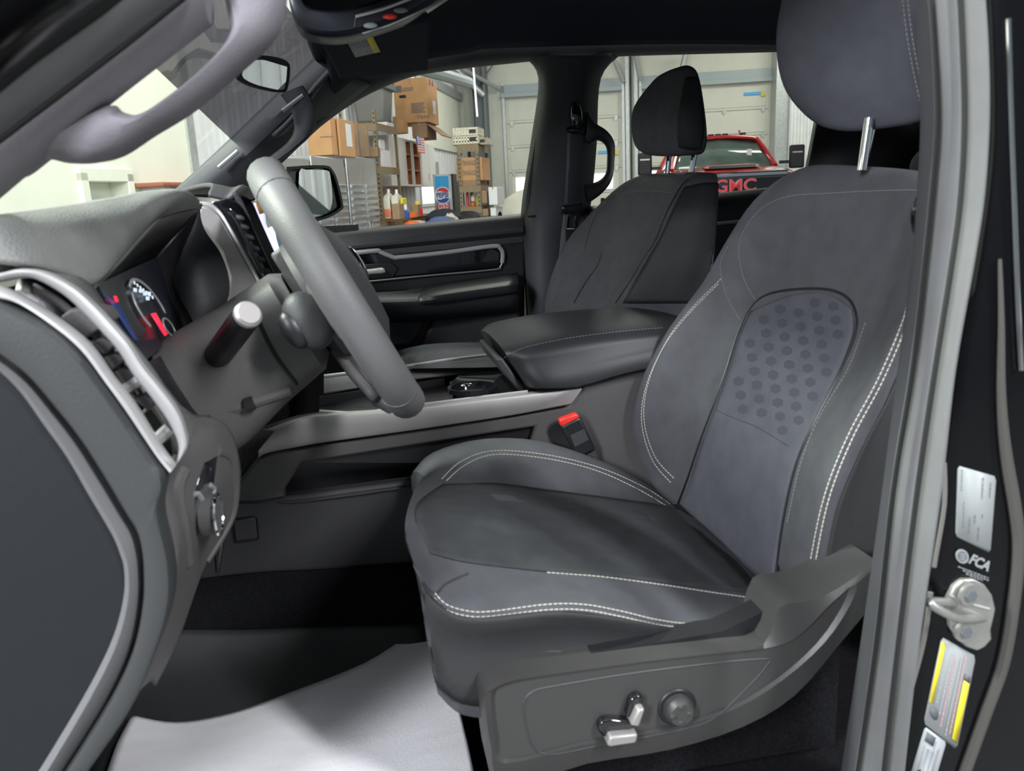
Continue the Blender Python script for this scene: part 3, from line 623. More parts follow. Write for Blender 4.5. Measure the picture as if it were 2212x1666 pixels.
# body: sections along the length
def sec(s, hw, zt, zb=.55, cr_=.04): return [T(-hw+.03, s, zb), T(-hw, s, zb+.25), T(-hw, s, zt-.22), T(-hw+.06, s, zt-.06), T(-hw+.22, s, zt), T(-hw*.35, s, zt+cr_), T(0, s, zt+cr_*.6), T(hw*.35, s, zt+cr_), T(hw-.22, s, zt), T(hw-.06, s, zt-.06), T(hw, s, zt-.22), T(hw, s, zb+.25), T(hw-.03, s, zb)]
g = G(); g.loft([sec(.06, .90, 1.30), sec(.12, .98, 1.36), sec(.45, 1.02, 1.41), sec(1.0, 1.03, 1.45), sec(1.55, 1.03, 1.47), sec(1.6, 1.03, 1.38), sec(3.6, 1.03, 1.38), sec(5.9, 1.03, 1.4)]); body = g.o('body', redpaint, t, sub=1)
# hood scoop, roof, pillars, glass
g = G(); g.hexa([T(-.42, .30, 1.44), T(.42, .30, 1.44), T(.40, 1.3, 1.50), T(-.40, 1.3, 1.50), T(-.36, .42, 1.485), T(.36, .42, 1.485), T(.32, 1.2, 1.52), T(-.32, 1.2, 1.52)]); h = g.o('hood_bulge', redpaint, t, bevel=.02)
g = G(); g.bb; g.hexa([T(-.36, .29, 1.435), T(.36, .29, 1.435), T(.36, .40, 1.44), T(-.36, .40, 1.44), T(-.33, .38, 1.475), T(.33, .38, 1.475), T(.33, .42, 1.478), T(-.33, .42, 1.478)]); g.o('scoop', blackm, h)
ws = [T(-.80, 1.5, 1.47), T(0, 1.40, 1.49), T(.80, 1.5, 1.47)]; wt = [T(-.62, 2.22, 1.93), T(0, 2.14, 1.955), T(.62, 2.22, 1.93)]
g = G(); g.loft([cr(ws, 6), cr(wt, 6)], False, False); g.o('windshield', truckglass, t, solid=.02)
for s_ in (-1, 1): G().tube([T(s_*.83, 1.46, 1.46), T(s_*.74, 1.85, 1.72), T(s_*.645, 2.2, 1.93)], .04, 8).o('windshield_pillar', redpaint, t)
g = G(); r = []
for s_, z, hw in ((2.1, 1.94, .64), (2.25, 1.985, .66), (2.7, 2.03, .68), (3.5, 2.02, .68), (3.9, 1.98, .66)): r.append([T(-hw-.02, s_, z-.08), T(-hw+.1, s_, z-.005), T(0, s_, z+.03), T(hw-.1, s_, z-.005), T(hw+.02, s_, z-.08)])
g.loft([cr(a, 4) for a in cr and r], False, False); g.o('roof', redpaint, t, solid=.03)
for s_ in (-1, 1):
    g = G(); g.prism([T(s_*.99, 1.75, 1.38), T(s_*.99, 3.8, 1.4), T(s_*.70, 3.7, 1.9), T(s_*.69, 2.35, 1.9)], ES*(-.02*s_)); g.o('side_window', truckglass, t)
    for s1, s2 in ((2.75, 2.75), (3.8, 3.72)): G().tube([T(s_*1.0, s1, 1.38), T(s_*.70, s2, 1.93)], .045).o('door_pillar', redpaint, t)
    for k in (2.45, 3.45): G().tube([T(s_*1.045, k, 1.22), T(s_*1.06, k+.05, 1.22), T(s_*1.06, k+.2, 1.22)], .018).o('door_handle', chrome, t)
    m = G().bb; g = G(); c = T(s_*1.26, 1.95, 1.60); g.box(c, ES*.12, ED*.06, V((0, 0, .19))); mi = g.o('tow_mirror', blackm, t, bevel=.03, label='black towing mirror')
    G().box(T(s_*1.26, 1.885, 1.67), ES*.08, ED*.004, V((0, 0, .012))).o('mirror_lamp', silver, mi); G().box(T(s_*1.08, 1.95, 1.52), ES*.10, ED*.03, V((0, 0, .025))).o('mirror_arm', blackm, mi)
    hl = G(); hl.prism([T(s_*.62, .03, 1.24), T(s_*1.0, .12, 1.30), T(s_*1.03, .16, 1.05), T(s_*.74, .05, 1.05)], ED*.12); ho = hl.o('headlight', chrome, t, bevel=.01); G().prism([T(s_*.68, .02, 1.21), T(s_*.96, .10, 1.25), T(s_*.95, .10, 1.13), T(s_*.74, .03, 1.13)], ED*.05).o('lens', gloss, ho)
    for k in (1.15, 4.9):
        w = G().disc(T(s_*.82, k, .40), ED*.40, V((0, 0, .40)), ES*(.24*s_), 28).o('wheel', rubber_b, t, bevel=.04); G().disc(T(s_*1.055, k, .40), ED*.24, V((0, 0, .24)), ES*(.02*s_), 20).o('rim', chrome, w)
g = G(); g.bb; g.hexa([T(-.80, .0, .78), T(.80, .0, .78), T(.80, .3, .78), T(-.80, .3, .78), T(-.76, .03, 1.37), T(.76, .03, 1.37), T(.76, .3, 1.37), T(-.76, .3, 1.37)]); gr = g.o('grille', gloss, t, bevel=.02)
g = G()
for z in (.92, 1.02, 1.28): g.box(T(0, -.005, z), ES*.70, ED*.015, V((0, 0, .014)))
g.o('grille_bars', blackm, gr); G().box(T(0, -.01, 1.325), ES*.74, ED*.02, V((0, 0, .02))).o('grille_chrome', chrome, gr)
text('badge_backing', 'GMC', .25, T(0, -.025, 1.165), ES, (0, 0, 1), chrome, t, .008, width=.60, bold=.007); text('badge', 'GMC', .25, T(0, -.036, 1.165), ES, (0, 0, 1), redp, t, .004, width=.58, bold=.002)
g = G(); g.hexa([T(-1.0, -.08, .5), T(1.0, -.08, .5), T(1.03, .3, .5), T(-1.03, .3, .5), T(-1.0, -.08, .74), T(1.0, -.08, .74), T(1.03, .3, .78), T(-1.03, .3, .78)]); g.o('bumper', chrome, t, bevel=.03)
for x in (-.42, -.12, 0, .12, .42): G().box(T(x, 2.28, 2.035), ES*.05, ED*.04, V((0, 0, .014))).o('roof_lamp', blackm, t, bevel=.01)
G().prism([T(.40, 2.55, 2.04), T(.40, 2.75, 2.04), T(.40, 2.72, 2.12)], ES*.03).o('aerial_fin', redpaint, t)
G().box(T(.45, 1.72, 1.70), ES*.04, ED*.02, V((0, 0, .05))).o('windshield_sticker', whitebox, t)
for x in (-.36, .30):
    G().ell(T(x, 2.5, 1.62), ES*.14, ED*.08, V((0, 0, .17))).o('seat_head', blackm, t)
# ================================================================== TRUCK CAB: pillars, roof, glass, floor
cab = thing('truck_cab', 'dark crew cab interior shell with black headliner, pillars and windshield', 'truck cab')
seamo = [(-90, 362), (0, 293), (130, 195), (270, 88), (385, -5), (450, -58)]
inn = [(-70, 483), (0, 424), (110, 330), (238, 221), (335, 145), (455, 52)]
ap = band(G(), L(seamo, -.73), L(inn, -.70), .022).o('front_pillar_trim', trimgrey, cab)
G().tube(cr(L(seamo, -.765), 4), .0045, 8).o('trim_gap', rubber_b, cab)
ws_o = [(-90, 272), (0, 203), (95, 125), (235, 27), (280, -6), (345, -60)]
ws_i = [(-90, 352), (0, 286), (120, 195), (262, 88), (330, 36), (435, -45)]
band(G(), L(ws_o, -.80), L(ws_i, -.78), .014).o('front_door_seal', rubber, cab)
band(G(), L([(-90, 214), (0, 146), (95, 68), (190, -5), (260, -60)], -.83), L([(-90, 280), (0, 212), (95, 134), (235, 36), (300, -20)], -.80), .010).o('black_gap', rubber_b, cab)
band(G(), L([(-90, 60), (0, -10), (60, -60), (100, -90), (140, -130)], -.88), L([(-90, 222), (0, 152), (95, 75), (190, 5), (260, -50)], -.84), .03).o('painted_pillar', blackpaint, cab, label='gloss black painted windshield pillar')
go = [(40, 385), (96, 346), (150, 353), (205, 353), (262, 338), (330, 294), (420, 238), (520, 153), (590, 88), (616, 28), (622, -40)]
gi = [(100, 325), (180, 265), (243, 228), (268, 243), (305, 248), (352, 222), (425, 165), (478, 112), (499, 74), (496, 44), (480, -15)]
band(G(), L(go, -.685), L(gi, -.70), .024, n=5, e=16).o('grab_handle', trimgrey, cab)
# windshield
wbr = P(372, 420, .74); wtr = P(692, 116, .66)
wbl = V((wbr.x, -.76, wbr.z)); wtl = V((wtr.x, -.68, wtr.z))
wn = (wbr-wbl).cross(wtr-wbr).normalized(); wbr2 = wbr+(wbr-wtr)*.5; wbl2 = wbl+(wbl-wtl)*.5
def PG(x, y): return PP(x, y, wbr, wn)
new('windshield', [wbl2, wbr2, wtr, wtl], [(0, 1, 2, 3)], glass, cab)
TB = [(335, 145), (500, 302), (700, 108), (640, 40), (560, -60), (300, -180), (120, -60)]  # slanted outline of the dark see-through pane on the windshield
new('dark_pane', [PG(*q)-wn*.004*(1 if wn.x > 0 else -1)*-1 for q in TB], [tuple(range(len(TB)))], tinted, cab, label='dark see-through pane over the upper windshield')
g = G(); g.box((wtr+wtl)/2+V((.03, 0, .035)), (.05, 0, .03), (0, .72, 0), (-.01, 0, .03)); g.o('windshield_header', trimblue, cab, bevel=.01)
# headliner
prof = [(-.73, 1.86), (-.66, 1.93), (-.5, 1.975), (-.25, 1.99), (0, 2.0), (.25, 1.985), (.45, 1.955), (.58, 1.905), (.66, 1.86)]
rows = [[V((x, y, z-dz)) for y, z in prof] for x, dz in ((wtr.x+.02, .10), (wtr.x+.12, .045), (wtr.x+.35, .01), (.4, 0), (1.0, 0), (1.7, .04), (1.9, .12))]
patch(G(), rows, 3, 3).o('headliner', trimblue, cab, solid=.02)
# passenger side roof rail, pillars
top = [(600, 350, .76), (640, 312, .76), (690, 268, .76), (760, 218, .755), (830, 182, .75), (900, 158, .745), (1000, 143, .74), (1100, 132, .735), (1160, 126, .735), (1230, 122, .735), (1320, 118, .735), (1450, 114, .735), (1690, 108, .735), (1850, 105, .735)]
sh = [(40, -35), (40, -40), (25, -40), (5, -35), (-5, -30), (-5, -26), (-5, -26), (-5, -26), (0, -26), (0, -26), (0, -26), (0, -26), (0, -26), (0, -26)]
r1 = [(x+a*.4, y+b*.5, Y-.025) for (x, y, Y), (a, b) in zip(top, sh)]; r2 = [(x+a*.6-8, y+b*1.4-12, Y-.055) for (x, y, Y), (a, b) in zip(top, sh)]
r3 = [(x-30 if i > 3 else x-10, y-125+(70 if i < 2 else 45 if i == 2 else 20 if i == 3 else 0), Y-.14) for i, (x, y, Y) in enumerate(top)]
patch(G(), [L(top), L(r1), L(r2), L(r3)], 3, 4).o('roof_rail', pillar_d, cab, solid=.012)
g = G(); g.tube(cr(L([(x, y-2, Y+.01) for x, y, Y in top[1:9]]), 4), .009, 6); g.o('window_seal', rubber_b, cab)
# passenger windshield pillar and its grab handle
wsE = [(376, 414, .74), (440, 356, .72), (500, 300, .71), (600, 204, .685), (692, 116, .66)]
mid = [(425, 424, .72), (490, 372, .70), (545, 322, .685), (635, 236, .66), (730, 150, .635)]
inE = [(520, 424, .75), (560, 396, .755), (610, 347, .76), (700, 262, .755), (800, 180, .72)]
pl = patch(G(), [L(wsE), L(mid), L(inE)], 5, 4); plb = bvh(pl); pl.o('far_windshield_pillar', pillar_d, cab, solid=.01)
h = band(G(), L([(655, 185), (678, 225), (683, 262), (672, 292), (640, 322), (598, 353), (570, 378)], .585), L([(606, 205), (628, 238), (635, 268), (632, 290), (616, 312), (586, 336), (556, 362)], .595), .014, n=5).o('far_grab_handle', pillar_d, cab)
for a, b in (((610, 240), (655, 206)), ((472, 362), (514, 326))): G().tube([P(*a, .575 if a[0] > 500 else .66), P(*b, .575 if a[0] > 500 else .66)], .005, 6).o('handle_cap', label_w, h, label='pale handle cap strip')
# passenger side centre pillar
lf = [(1132, 118, .74), (1167, 168, .74), (1150, 310, .75), (1132, 430, .76), (1128, 500, .76), (1130, 590, .76), (1138, 700, .76), (1145, 790, .76)]
m1 = [(1195, 120, .70), (1192, 190, .70), (1180, 310, .705), (1168, 430, .71), (1160, 500, .70), (1160, 590, .70), (1165, 700, .70), (1170, 790, .70)]
m2 = [(1262, 120, .69), (1255, 190, .69), (1248, 310, .695), (1235, 430, .70), (1215, 500, .70), (1205, 590, .70), (1200, 700, .70), (1200, 790, .70)]
rt = [(1345, 110, .74), (1294, 168, .74), (1285, 310, .745), (1274, 430, .75), (1260, 500, .76), (1250, 590, .76), (1245, 700, .76), (1240, 790, .76)]
bp = patch(G(), [L(lf), L(m1), L(m2), L(rt)], 5, 4); bpb = bvh(bp); bp.o('centre_pillar', pillar_d, cab, solid=.012)
lt = [[hit(bpb, x, y, .003)[0] for x, y in r] for r in ([(1134, 472), (1131, 560), (1136, 640), (1142, 720)], [(1165, 470), (1163, 560), (1164, 640), (1168, 720)], [(1204, 468), (1198, 560), (1194, 640), (1192, 720)])]
G().loft([cr(r, 5) for r in lt], False, False).o('lower_pillar_trim', plastic, cab, solid=.003)
G().tube(cr(L([(1180, 150, .73), (1176, 210, .73), (1158, 320, .735), (1140, 440, .74), (1136, 560, .745), (1142, 690, .745)]), 4), .010, 8).o('pillar_seal', rubber_b, cab)
G().tube(L([(1140, 468, .71), (1222, 462, .69)]), .003, 6).o('pillar_joint', rubber_b, cab)
band(G(), L([(1268, 240), (1284, 264), (1310, 282), (1326, 308), (1326, 350), (1320, 390), (1300, 418), (1270, 440)], .69), L([(1262, 305), (1274, 312), (1292, 304), (1310, 318), (1312, 350), (1308, 376), (1290, 392), (1262, 400)], .70), .013, n=5).o('rear_grab_handle', plastic_b, cab)
# right rear pillar and the dark back of the cab
g = G(); g.prism(L([(1763, 255), (1742, 372), (1735, 470), (2060, 470), (2080, 60), (1790, 90)], 1.0), (0, .02, 0))
P0 = [P(1764, 252, .74), P(1740, 380, .76), P(1732, 470, .77)]; Pb = [V((1.75, .74, 1.86)), V((1.75, .76, 1.6)), V((1.75, .77, 1.3))]
g = G(); g.loft([P0, Pb], False, False); g.o('rear_pillar', plastic_b, cab, solid=.02)
G().box((1.76, 0, 1.55), (.01, 0, 0), (0, .76, 0), (0, 0, .40)).o('rear_wall', plastic_b, cab)
# rear bench seat and rear door
t = thing('rear_bench', 'dark rear bench seat glimpsed behind the driver seat', 'seat')
g = G(); patch(g, [[V((1.35+dx, y, z)) for dx, z in ((-.1, .95), (0, 1.15), (.08, 1.42), (.12, 1.47), (.2, 1.42), (.22, 1.0))] for y in (-.68, -.6, 0, .6, .68)], 4, 3, True); g.o('backrest', fabric2, t)
G().ell((1.45, -.33, 1.54), (.06, 0, 0), (0, .16, 0), (0, 0, .105), 18, 10).o('headrest', insert, t); G().ell((1.45, .40, 1.52), (.06, 0, 0), (0, .12, 0), (0, 0, .06), 18, 10).o('headrest', insert, t)
G().box((1.1, 0, .98), (.27, 0, 0), (0, .66, 0), (0, 0, .09)).o('seat_cushion', fabric2, t, bevel=.05, seg=3)
t = thing('rear_door', 'black rear passenger door behind the passenger seat', 'car door')
rows = [L([(1262, 452, .78), (1420, 436, .78), (1600, 418, .78), (1800, 398, .78)]), L([(1262, 462, .73), (1420, 446, .73), (1600, 428, .73), (1800, 408, .73)]), L([(1262, 540, .72), (1420, 530, .72), (1600, 520, .72), (1800, 510, .72)]), L([(1262, 800, .72), (1420, 800, .72), (1600, 800, .72), (1800, 800, .72)])]
patch(G(), rows, 3, 4).o('door_panel', plastic_b, t, solid=.015)
G().tube(L([(1440, 494, .712), (1560, 482, .712), (1640, 474, .712)]), .005, 6).o('silver_strip', silver, t)
G().tube(L([(1301, 452, .765), (1302, 428, .765)]), .006, 8).o('lock_pin', redbrown, t)
new('window_glass', L([(1250, 455, .78), (1800, 400, .78), (1850, 100, .745), (1240, 118, .745)]), [(0, 1, 2, 3)], glass, t)
# floor, tunnel, sill
G().box((-.5, .77, 1.08), (.5, 0, 0), (0, .006, 0), (0, 0, .36)).o('kick_panel', plastic_b, cab); G().box((-.88, 0, 1.05), (.01, 0, 0), (0, .76, 0), (0, 0, .38)).o('firewall', plastic_b, cab)
g = G(); cv = [P(420, 1262, -.126), P(560, 1246, -.126), P(720, 1238, -.126), P(900, 1226, -.126), P(1050, 1222, -.126)]; cw = [P(360, 1372, -.22), P(520, 1362, -.22), P(720, 1354, -.22), P(920, 1350, -.22), P(1080, 1352, -.22)]
cu = [p+V((0, .006, .002)) for p in cv]; g.loft([cr(cu, 4), cr(cv, 4), cr(cw, 4)], False, False); g.o('tunnel_carpet', carpet, cab, solid=.01)
ZF = .775
G().box((.4, -.02, ZF-.02), (1.3, 0, 0), (0, .78, 0), (0, 0, .01)).o('floor_carpet', carpet, cab)
# ---- driver side centre pillar: inner trim, seals, painted frame
def strip(name, o_, i_, Yo, Yi, th, m, **k): return band(G(), L(o_, Yo), L(i_, Yi), th, n=5, e=14).o(name, m, cab, **k)
strip('inner_pillar_trim', [(2030, -60), (2030, 100), (2024, 260), (2014, 420), (2000, 560), (1972, 800), (1935, 1100), (1895, 1400), (1850, 1740)], [(1990, -60), (1994, 100), (2002, 260), (1994, 420), (1984, 560), (1952, 800), (1912, 1100), (1868, 1400), (1815, 1740)], -.74, -.72, .014, pillar_d)
s1 = [(2068, -60), (2076, 100), (2080, 260), (2072, 420), (2054, 560), (2016, 800), (1978, 1060), (1936, 1400), (1898, 1740)]
strip('inner_door_seal', s1, [(2008, -60), (2020, 100), (2026, 260), (2014, 420), (2000, 560), (1972, 800), (1930, 1060), (1892, 1400), (1842, 1740)], -.79, -.775, .012, rubber)
strip('outer_door_seal', [(2108, -60), (2120, 100), (2123, 260), (2113, 420), (2092, 560), (2050, 800), (2022, 1060), (1972, 1400), (1935, 1740)], [(x+8, y) for x, y in s1], -.865, -.855, .012, rubber)
G().tube(cr(L([(x+4, y) for x, y in s1], -.872), 5), .0025, 6).o('seal_gap', rubber_b, cab)
G().tube(cr(L([(2008, -60), (2020, 100), (2026, 260), (2014, 420), (2000, 560), (1972, 800), (1930, 1060), (1892, 1400), (1842, 1740)], -.789), 5), .0025, 6).o('seal_gap', rubber_b, cab)
po = [(2290, -60), (2290, 300), (2290, 560), (2290, 800), (2290, 1060), (2290, 1400), (2290, 1740)]
pi_ = [(2098, -60), (2110, 300), (2082, 560), (2040, 800), (2010, 1060), (1960, 1400), (1922, 1740)]
pa = band(G(), L(po, -.835), L(pi_, -.815), .02, n=5, e=16, sq=5); pab = bvh(pa); pa.o('painted_centre_pillar', blackpaint, cab, label='gloss black painted door pillar')
fe = [(2160, 560), (2163, 700), (2163, 850), (2172, 970), (2194, 1110), (2200, 1190), (2190, 1300), (2168, 1430), (2128, 1545), (2076, 1690)]
def up(l, d=0): return [hit(pab, x, y, d)[0] for x, y in l]
g = G(); g.tube(cr(up(fe, .004), 5), [.0015+.004*min(1, i/18) for i in range(46)], 8); g.o('frame_flange', flange, cab)
g = G(); g.tube(cr(up([(2040, 1000), (2040, 1090), (2022, 1200), (2018, 1225)], .002), 4), .0022, 6); g.tube(cr(up([(2010, 1280), (1996, 1380), (1965, 1500), (1925, 1640)], .002), 4), .0026, 6); g.o('weld_line', silver2, cab)
g = G(); g.tube(cr(up([(2178, 40), (2184, 240), (2190, 420), (2198, 640), (2206, 800)], .004), 5), .0022, 8); g.o('chrome_edge', chrome, cab)
# labels and striker on the painted pillar
def decal(name, pts, m, parent, d=.0012): return new(name, up(pts, d), [tuple(range(len(pts)))], m, parent, solid=.0006)
def qp(q, a, b):                       # a place on a four-cornered label, 0..1 across and down
    t0 = V((*q[0], 0)).lerp(V((*q[1], 0)), a); t1 = V((*q[3], 0)).lerp(V((*q[2], 0)), a); r = t0.lerp(t1, b); return (r.x, r.y)
def rect(name, q, a0, a1, b0, b1, m, parent, d=.002): return decal(name, [qp(q, a0, b0), qp(q, a1, b0), qp(q, a1, b1), qp(q, a0, b1)], m, parent, d)
rnd = random.Random(7)
t = thing('certification_label', 'white printed label on the black door pillar above the striker', 'label')
Q = [(2069, 1006), (2152, 1030), (2139, 1195), (2064, 1158)]
def rq(q, k=.05): return [qp(q, a, b) for a, b in ((k, 0), (1-k, 0), (1, k), (1, 1-k), (1-k, 1), (k, 1), (0, 1-k), (0, k))]
decal('label_sheet', rq(Q), label_w, t)
def lines(name, q, rowsd, m, parent, cols=False):
    g = G()
    for a0, a1, b0, b1 in rowsd:
        x = a0
        while cols or x < a1:
            if cols:
                y = b0
                while y < b1:
                    s_ = rnd.uniform(.015, .05); e_ = min(b1, y+s_); v = up([qp(q, x, y), qp(q, x+.028, y), qp(q, x+.028, e_), qp(q, x, e_)], .002); g.add(v, [(0, 1, 2, 3)]); y += s_+.012
                break
            s_ = rnd.uniform(.03, .1); e_ = min(a1, x+s_); v = up([qp(q, x, b0), qp(q, e_, b0), qp(q, e_, b1), qp(q, x, b1)], .002); g.add(v, [(0, 1, 2, 3)]); x += s_+.025
    return g.o(name, m, parent, smooth=0)
lines('print', Q, [(.18, 0, .48, .86), (.36, 0, .66, .9), (.5, 0, .60, .72), (.62, 0, .74, .93), (.70, 0, .55, .6), (.66, 0, .06, .36), (.86, 0, .1, .3), (.10, 0, .04, .35)], ink, t, True)
t = thing('maker_badge_print', 'small white round emblem and letters printed on the black pillar above the striker', 'label')
c = hit(pab, 2078, 1202, .002)[0]; e1 = (hit(pab, 2092, 1206, .002)[0]-c); e2 = (hit(pab, 2077, 1217, .002)[0]-c)
G().disc(c, e1, e2, RT*0-FW*.0006, 24).o('emblem', label_w, t); G().disc(c-FW*.0008, e1*.7, e2*.7, -FW*.0004, 24).o('emblem_ring', ink, t)
for k in (-.3, 0.05, .4): G().disc(c-FW*.0014+e2*k, e1*.5, e2*.10, -FW*.0003, 10).o('emblem_bar', label_w, t)
c = hit(pab, 2117, 1217, .002)[0]; r_ = hit(pab, 2137, 1226, .002)[0]-hit(pab, 2097, 1208, .002)[0]; u_ = hit(pab, 2117, 1205, .002)[0]-hit(pab, 2116, 1230, .002)[0]
text('letters', 'FCA', .013, c, r_, u_, label_w, t, .0003, width=r_.length*1.05, bold=.0004)
q = [(2066, 1222), (2140, 1250), (2138, 1262), (2064, 1232)]; lines('fine_print', q, [(.05, .95, .0, .15), (.2, .95, .4, .55), (.3, .8, .8, .95)], label_g, t)
t = thing('door_striker', 'cast metal door striker with a loop on the black pillar', 'striker')
ol = [(2052, 1262), (2072, 1247), (2095, 1246), (2118, 1258), (2134, 1280), (2141, 1310), (2137, 1330), (2131, 1355), (2133, 1375), (2118, 1392), (2102, 1400), (2080, 1392), (2060, 1374), (2044, 1350), (2040, 1315), (2038, 1290)]
b0 = up(ol, 0); g = G(); g.prism(b0, (0, -.006, 0)); g.o('striker_plate', strikerm, t, bevel=.0015)
for x, y in ((2090, 1283), (2080, 1362)):
    c = hit(pab, x, y, .007)[0]; d = G().disc(c, (.0105, 0, 0), (0, 0, .0105), (0, -.004, 0), 20).o('screw', strikerm, t); G().disc(c+V((0, -.004, 0)), (.006, 0, 0), (0, 0, .006), (0, -.002, 0), 6).o('screw_socket', ink, d)
lp = [hit(pab, 2058, 1306, .004)[0], hit(pab, 2045, 1302, .020)[0], hit(pab, 2015, 1300, .030)[0], hit(pab, 2010, 1304, .034)[0], hit(pab, 2030, 1318, .032)[0], hit(pab, 2070, 1336, .024)[0], hit(pab, 2110, 1336, .010)[0], hit(pab, 2124, 1336, .003)[0]]
G().tube(cr(lp, 5), .0042, 10).o('striker_loop', strikerm, t); g = G().tube(up([(2048, 1285), (2090, 1304), (2136, 1316)], .007), .0018, 6); g.o('rib', strikerm, t)
t = thing('tyre_label', 'white label with two yellow bars on the pillar under the striker', 'label')
Q = [(2034, 1376), (2108, 1418), (2066, 1620), (1995, 1562)]
decal('label_sheet', rq(Q), label_w, t)
rect('yellow_bar', Q, .03, .14, .05, .74, label_y, t); rect('yellow_bar', Q, .82, .98, .30, .93, label_y, t)
rect('black_square', Q, .82, .98, .23, .295, ink, t); Gd = [qp(Q, .22+.13*math.cos(a*math.pi/8), .83+.06*math.sin(a*math.pi/8)) for a in range(16)]; decal('tyre_symbol', Gd, ink, t, .002)
lines('print', Q, [(.22, 0, .05, .7), (.36, 0, .1, .8), (.5, 0, .15, .6), (.62, 0, .1, .95)], label_g, t, True); lines('red_print', Q, [(.45, 0, .1, .9), (.72, 0, .05, .9)], ink_red, t, True)
t = thing('grey_label', 'grey printed label at the foot of the door pillar', 'label')
Q = [(1998, 1570), (2044, 1604), (2012, 1712), (1962, 1690)]
decal('label_sheet', rq(Q), label_g, t); rect('dark_block', Q, .15, .55, .05, .22, ink, t); lines('print', Q, [(.2, 0, .3, .9), (.4, 0, .3, .9), (.6, 0, .1, .9), (.8, 0, .2, .9)], ink, t, True)
# ---- overhead: console, visor with label, mirror
t = thing('overhead_console', 'dark overhead console with lamp lens hanging from the headliner', 'overhead console')
oc = band(G(), L([(622, -10), (640, 58), (672, 84), (740, 90), (830, 66), (900, 38), (975, -10)], .02), L([(640, -50), (662, 14), (690, 30), (750, 28), (815, 8), (880, -16), (950, -60)], .02), .05, n=5, e=16, sq=4); ob = bvh(oc); oc.o('housing', mat('overhead_plastic', (.022, .023, .032), .3), t)
def hq(b, l, d=.001): return [hit(b, x, y, d)[0] for x, y in l if hit(b, x, y, d)]
v = hq(ob, [(765, 58), (768, 34), (880, -4), (942, -20), (950, 5), (870, 42), (780, 76)]); 
if len(v) > 3: new('lamp_lens', v, [tuple(range(len(v)))], mat('smoked_lens', (.22, .22, .26), .15, spec=.8), t, solid=.002)
for l in ([(768, 36), (820, 22), (880, 0), (935, -24)], [(782, 72), (840, 54), (900, 28), (955, 0)]): G().tube(cr(hq(ob, l, .002), 5), .0028, 6).o('lens_trim', silver, t)
for a, m in (((842, 36), red), ((866, 22), label_w), ((800, 55), label_w)):
    h_ = hit(ob, *a, .004)
    if h_: G().ell(h_[0], RT*.012, UP*.005, FW*.003, 10, 6).o('lamp_button', m, t)
t = thing('sun_visor', 'black sun visor folded against the headliner with a warning label', 'sun visor')
vq = [P(690, 84, .06), P(930, 46, .04), V(), P(735, 172, .40)]; vn = (vq[1]-vq[0]).cross(vq[3]-vq[0]).normalized(); vq[2] = PP(925, 152, vq[0], vn)
g = G().prism(vq, (-.004, 0, .016)); vb = bvh(g); g.o('visor_panel', trimblue, t, bevel=.004)
def hv(l, d=.001): return [hit(vb, x, y, d)[0] for x, y in l]
q = [(750, 91), (806, 80), (822, 112), (768, 124)]
lb = new('warning_label', hv(q, .004), [(0, 1, 2, 3)], label_w, t, solid=.0006); new('yellow_end', hv([qp(q, .74, 0), (806, 80), (822, 112), qp(q, .74, 1)], .005), [(0, 1, 2, 3)], label_y, lb, solid=.0004)
g = G()
for b in (.12, .3, .55, .7, .85):
    x = .08
    while x < .66: s_ = rnd.uniform(.04, .12); g.add(hv([qp(q, x, b), qp(q, min(.68, x+s_), b), qp(q, min(.68, x+s_), b+.06), qp(q, x, b+.06)], .006), [(0, 1, 2, 3)]); x += s_+.05
g.o('print', label_g, lb, smooth=0)
t = thing('rear_view_mirror', 'interior rear view mirror behind the windshield grab handle', 'mirror')
c = P(578, 160, -.10); n = V((.55, -.82, -.03)).normalized(); ol = [(508, 166), (530, 138), (556, 120), (600, 124), (622, 134), (627, 150), (622, 190), (612, 200), (580, 196), (535, 184)]
o1 = [PP(x, y, c, n) for x, y in ol]; ce = sum(o1, V())/len(o1)
g = G(); g.loft([cr(o1, 3, True), cr([p.lerp(ce, .05)-n*.012 for p in o1], 3, True), cr([p.lerp(ce, .45)-n*.035 for p in o1], 3, True)]); g.o('housing', plastic_b, t)
i1 = [PP(x, y, c+n*.002, n) for x, y in [(522, 162), (546, 130), (612, 138), (619, 150), (615, 186), (606, 194), (580, 190), (545, 180)]]; G().prism(cr(i1, 3, True), n*.001).o('mirror_face', mirrorm, t)
G().tube([ce-n*.03, ce-n*.06+V((-.02, 0, .03)), V((wtr.x-.10, -.04, wtr.z-.06))], .012, 8).o('mirror_stem', plastic_b, t)
# ---- seat belt on the far pillar
t = thing('seat_belt', 'dark seat belt hanging on the passenger side pillar', 'seat belt')
def onb(l, d): return [hit(bpb, x, y, d)[0] for x, y in l]
g = G(); a = onb([(1226, 285), (1224, 360), (1219, 440)], .008); b = onb([(1262, 285), (1259, 360), (1252, 440)], .008); g.loft([a, b], False, False); g.o('webbing', beltm, t, solid=.002)
g = G(); a = onb([(1218, 460), (1212, 510), (1204, 590)], .010); b = onb([(1250, 460), (1244, 510), (1236, 590)], .010); g.loft([a, b], False, False); g.o('webbing', beltm, t, solid=.002)
c = hit(bpb, 1245, 252, .015)[0]; G().ell(c, (.017, 0, 0), (0, .016, 0), (-.002, 0, .038), 14, 10).o('belt_anchor', gloss, t); c = hit(bpb, 1243, 281, .015)[0]; G().ell(c, (.028, 0, -.002), (0, .012, 0), (0, 0, .010), 14, 8).o('belt_loop', gloss, t)
c = hit(bpb, 1236, 450, .012)[0]; G().box(c, (.030, 0, .002), (0, .012, 0), (0, 0, .010)).o('belt_guide', gloss, t, bevel=.004)
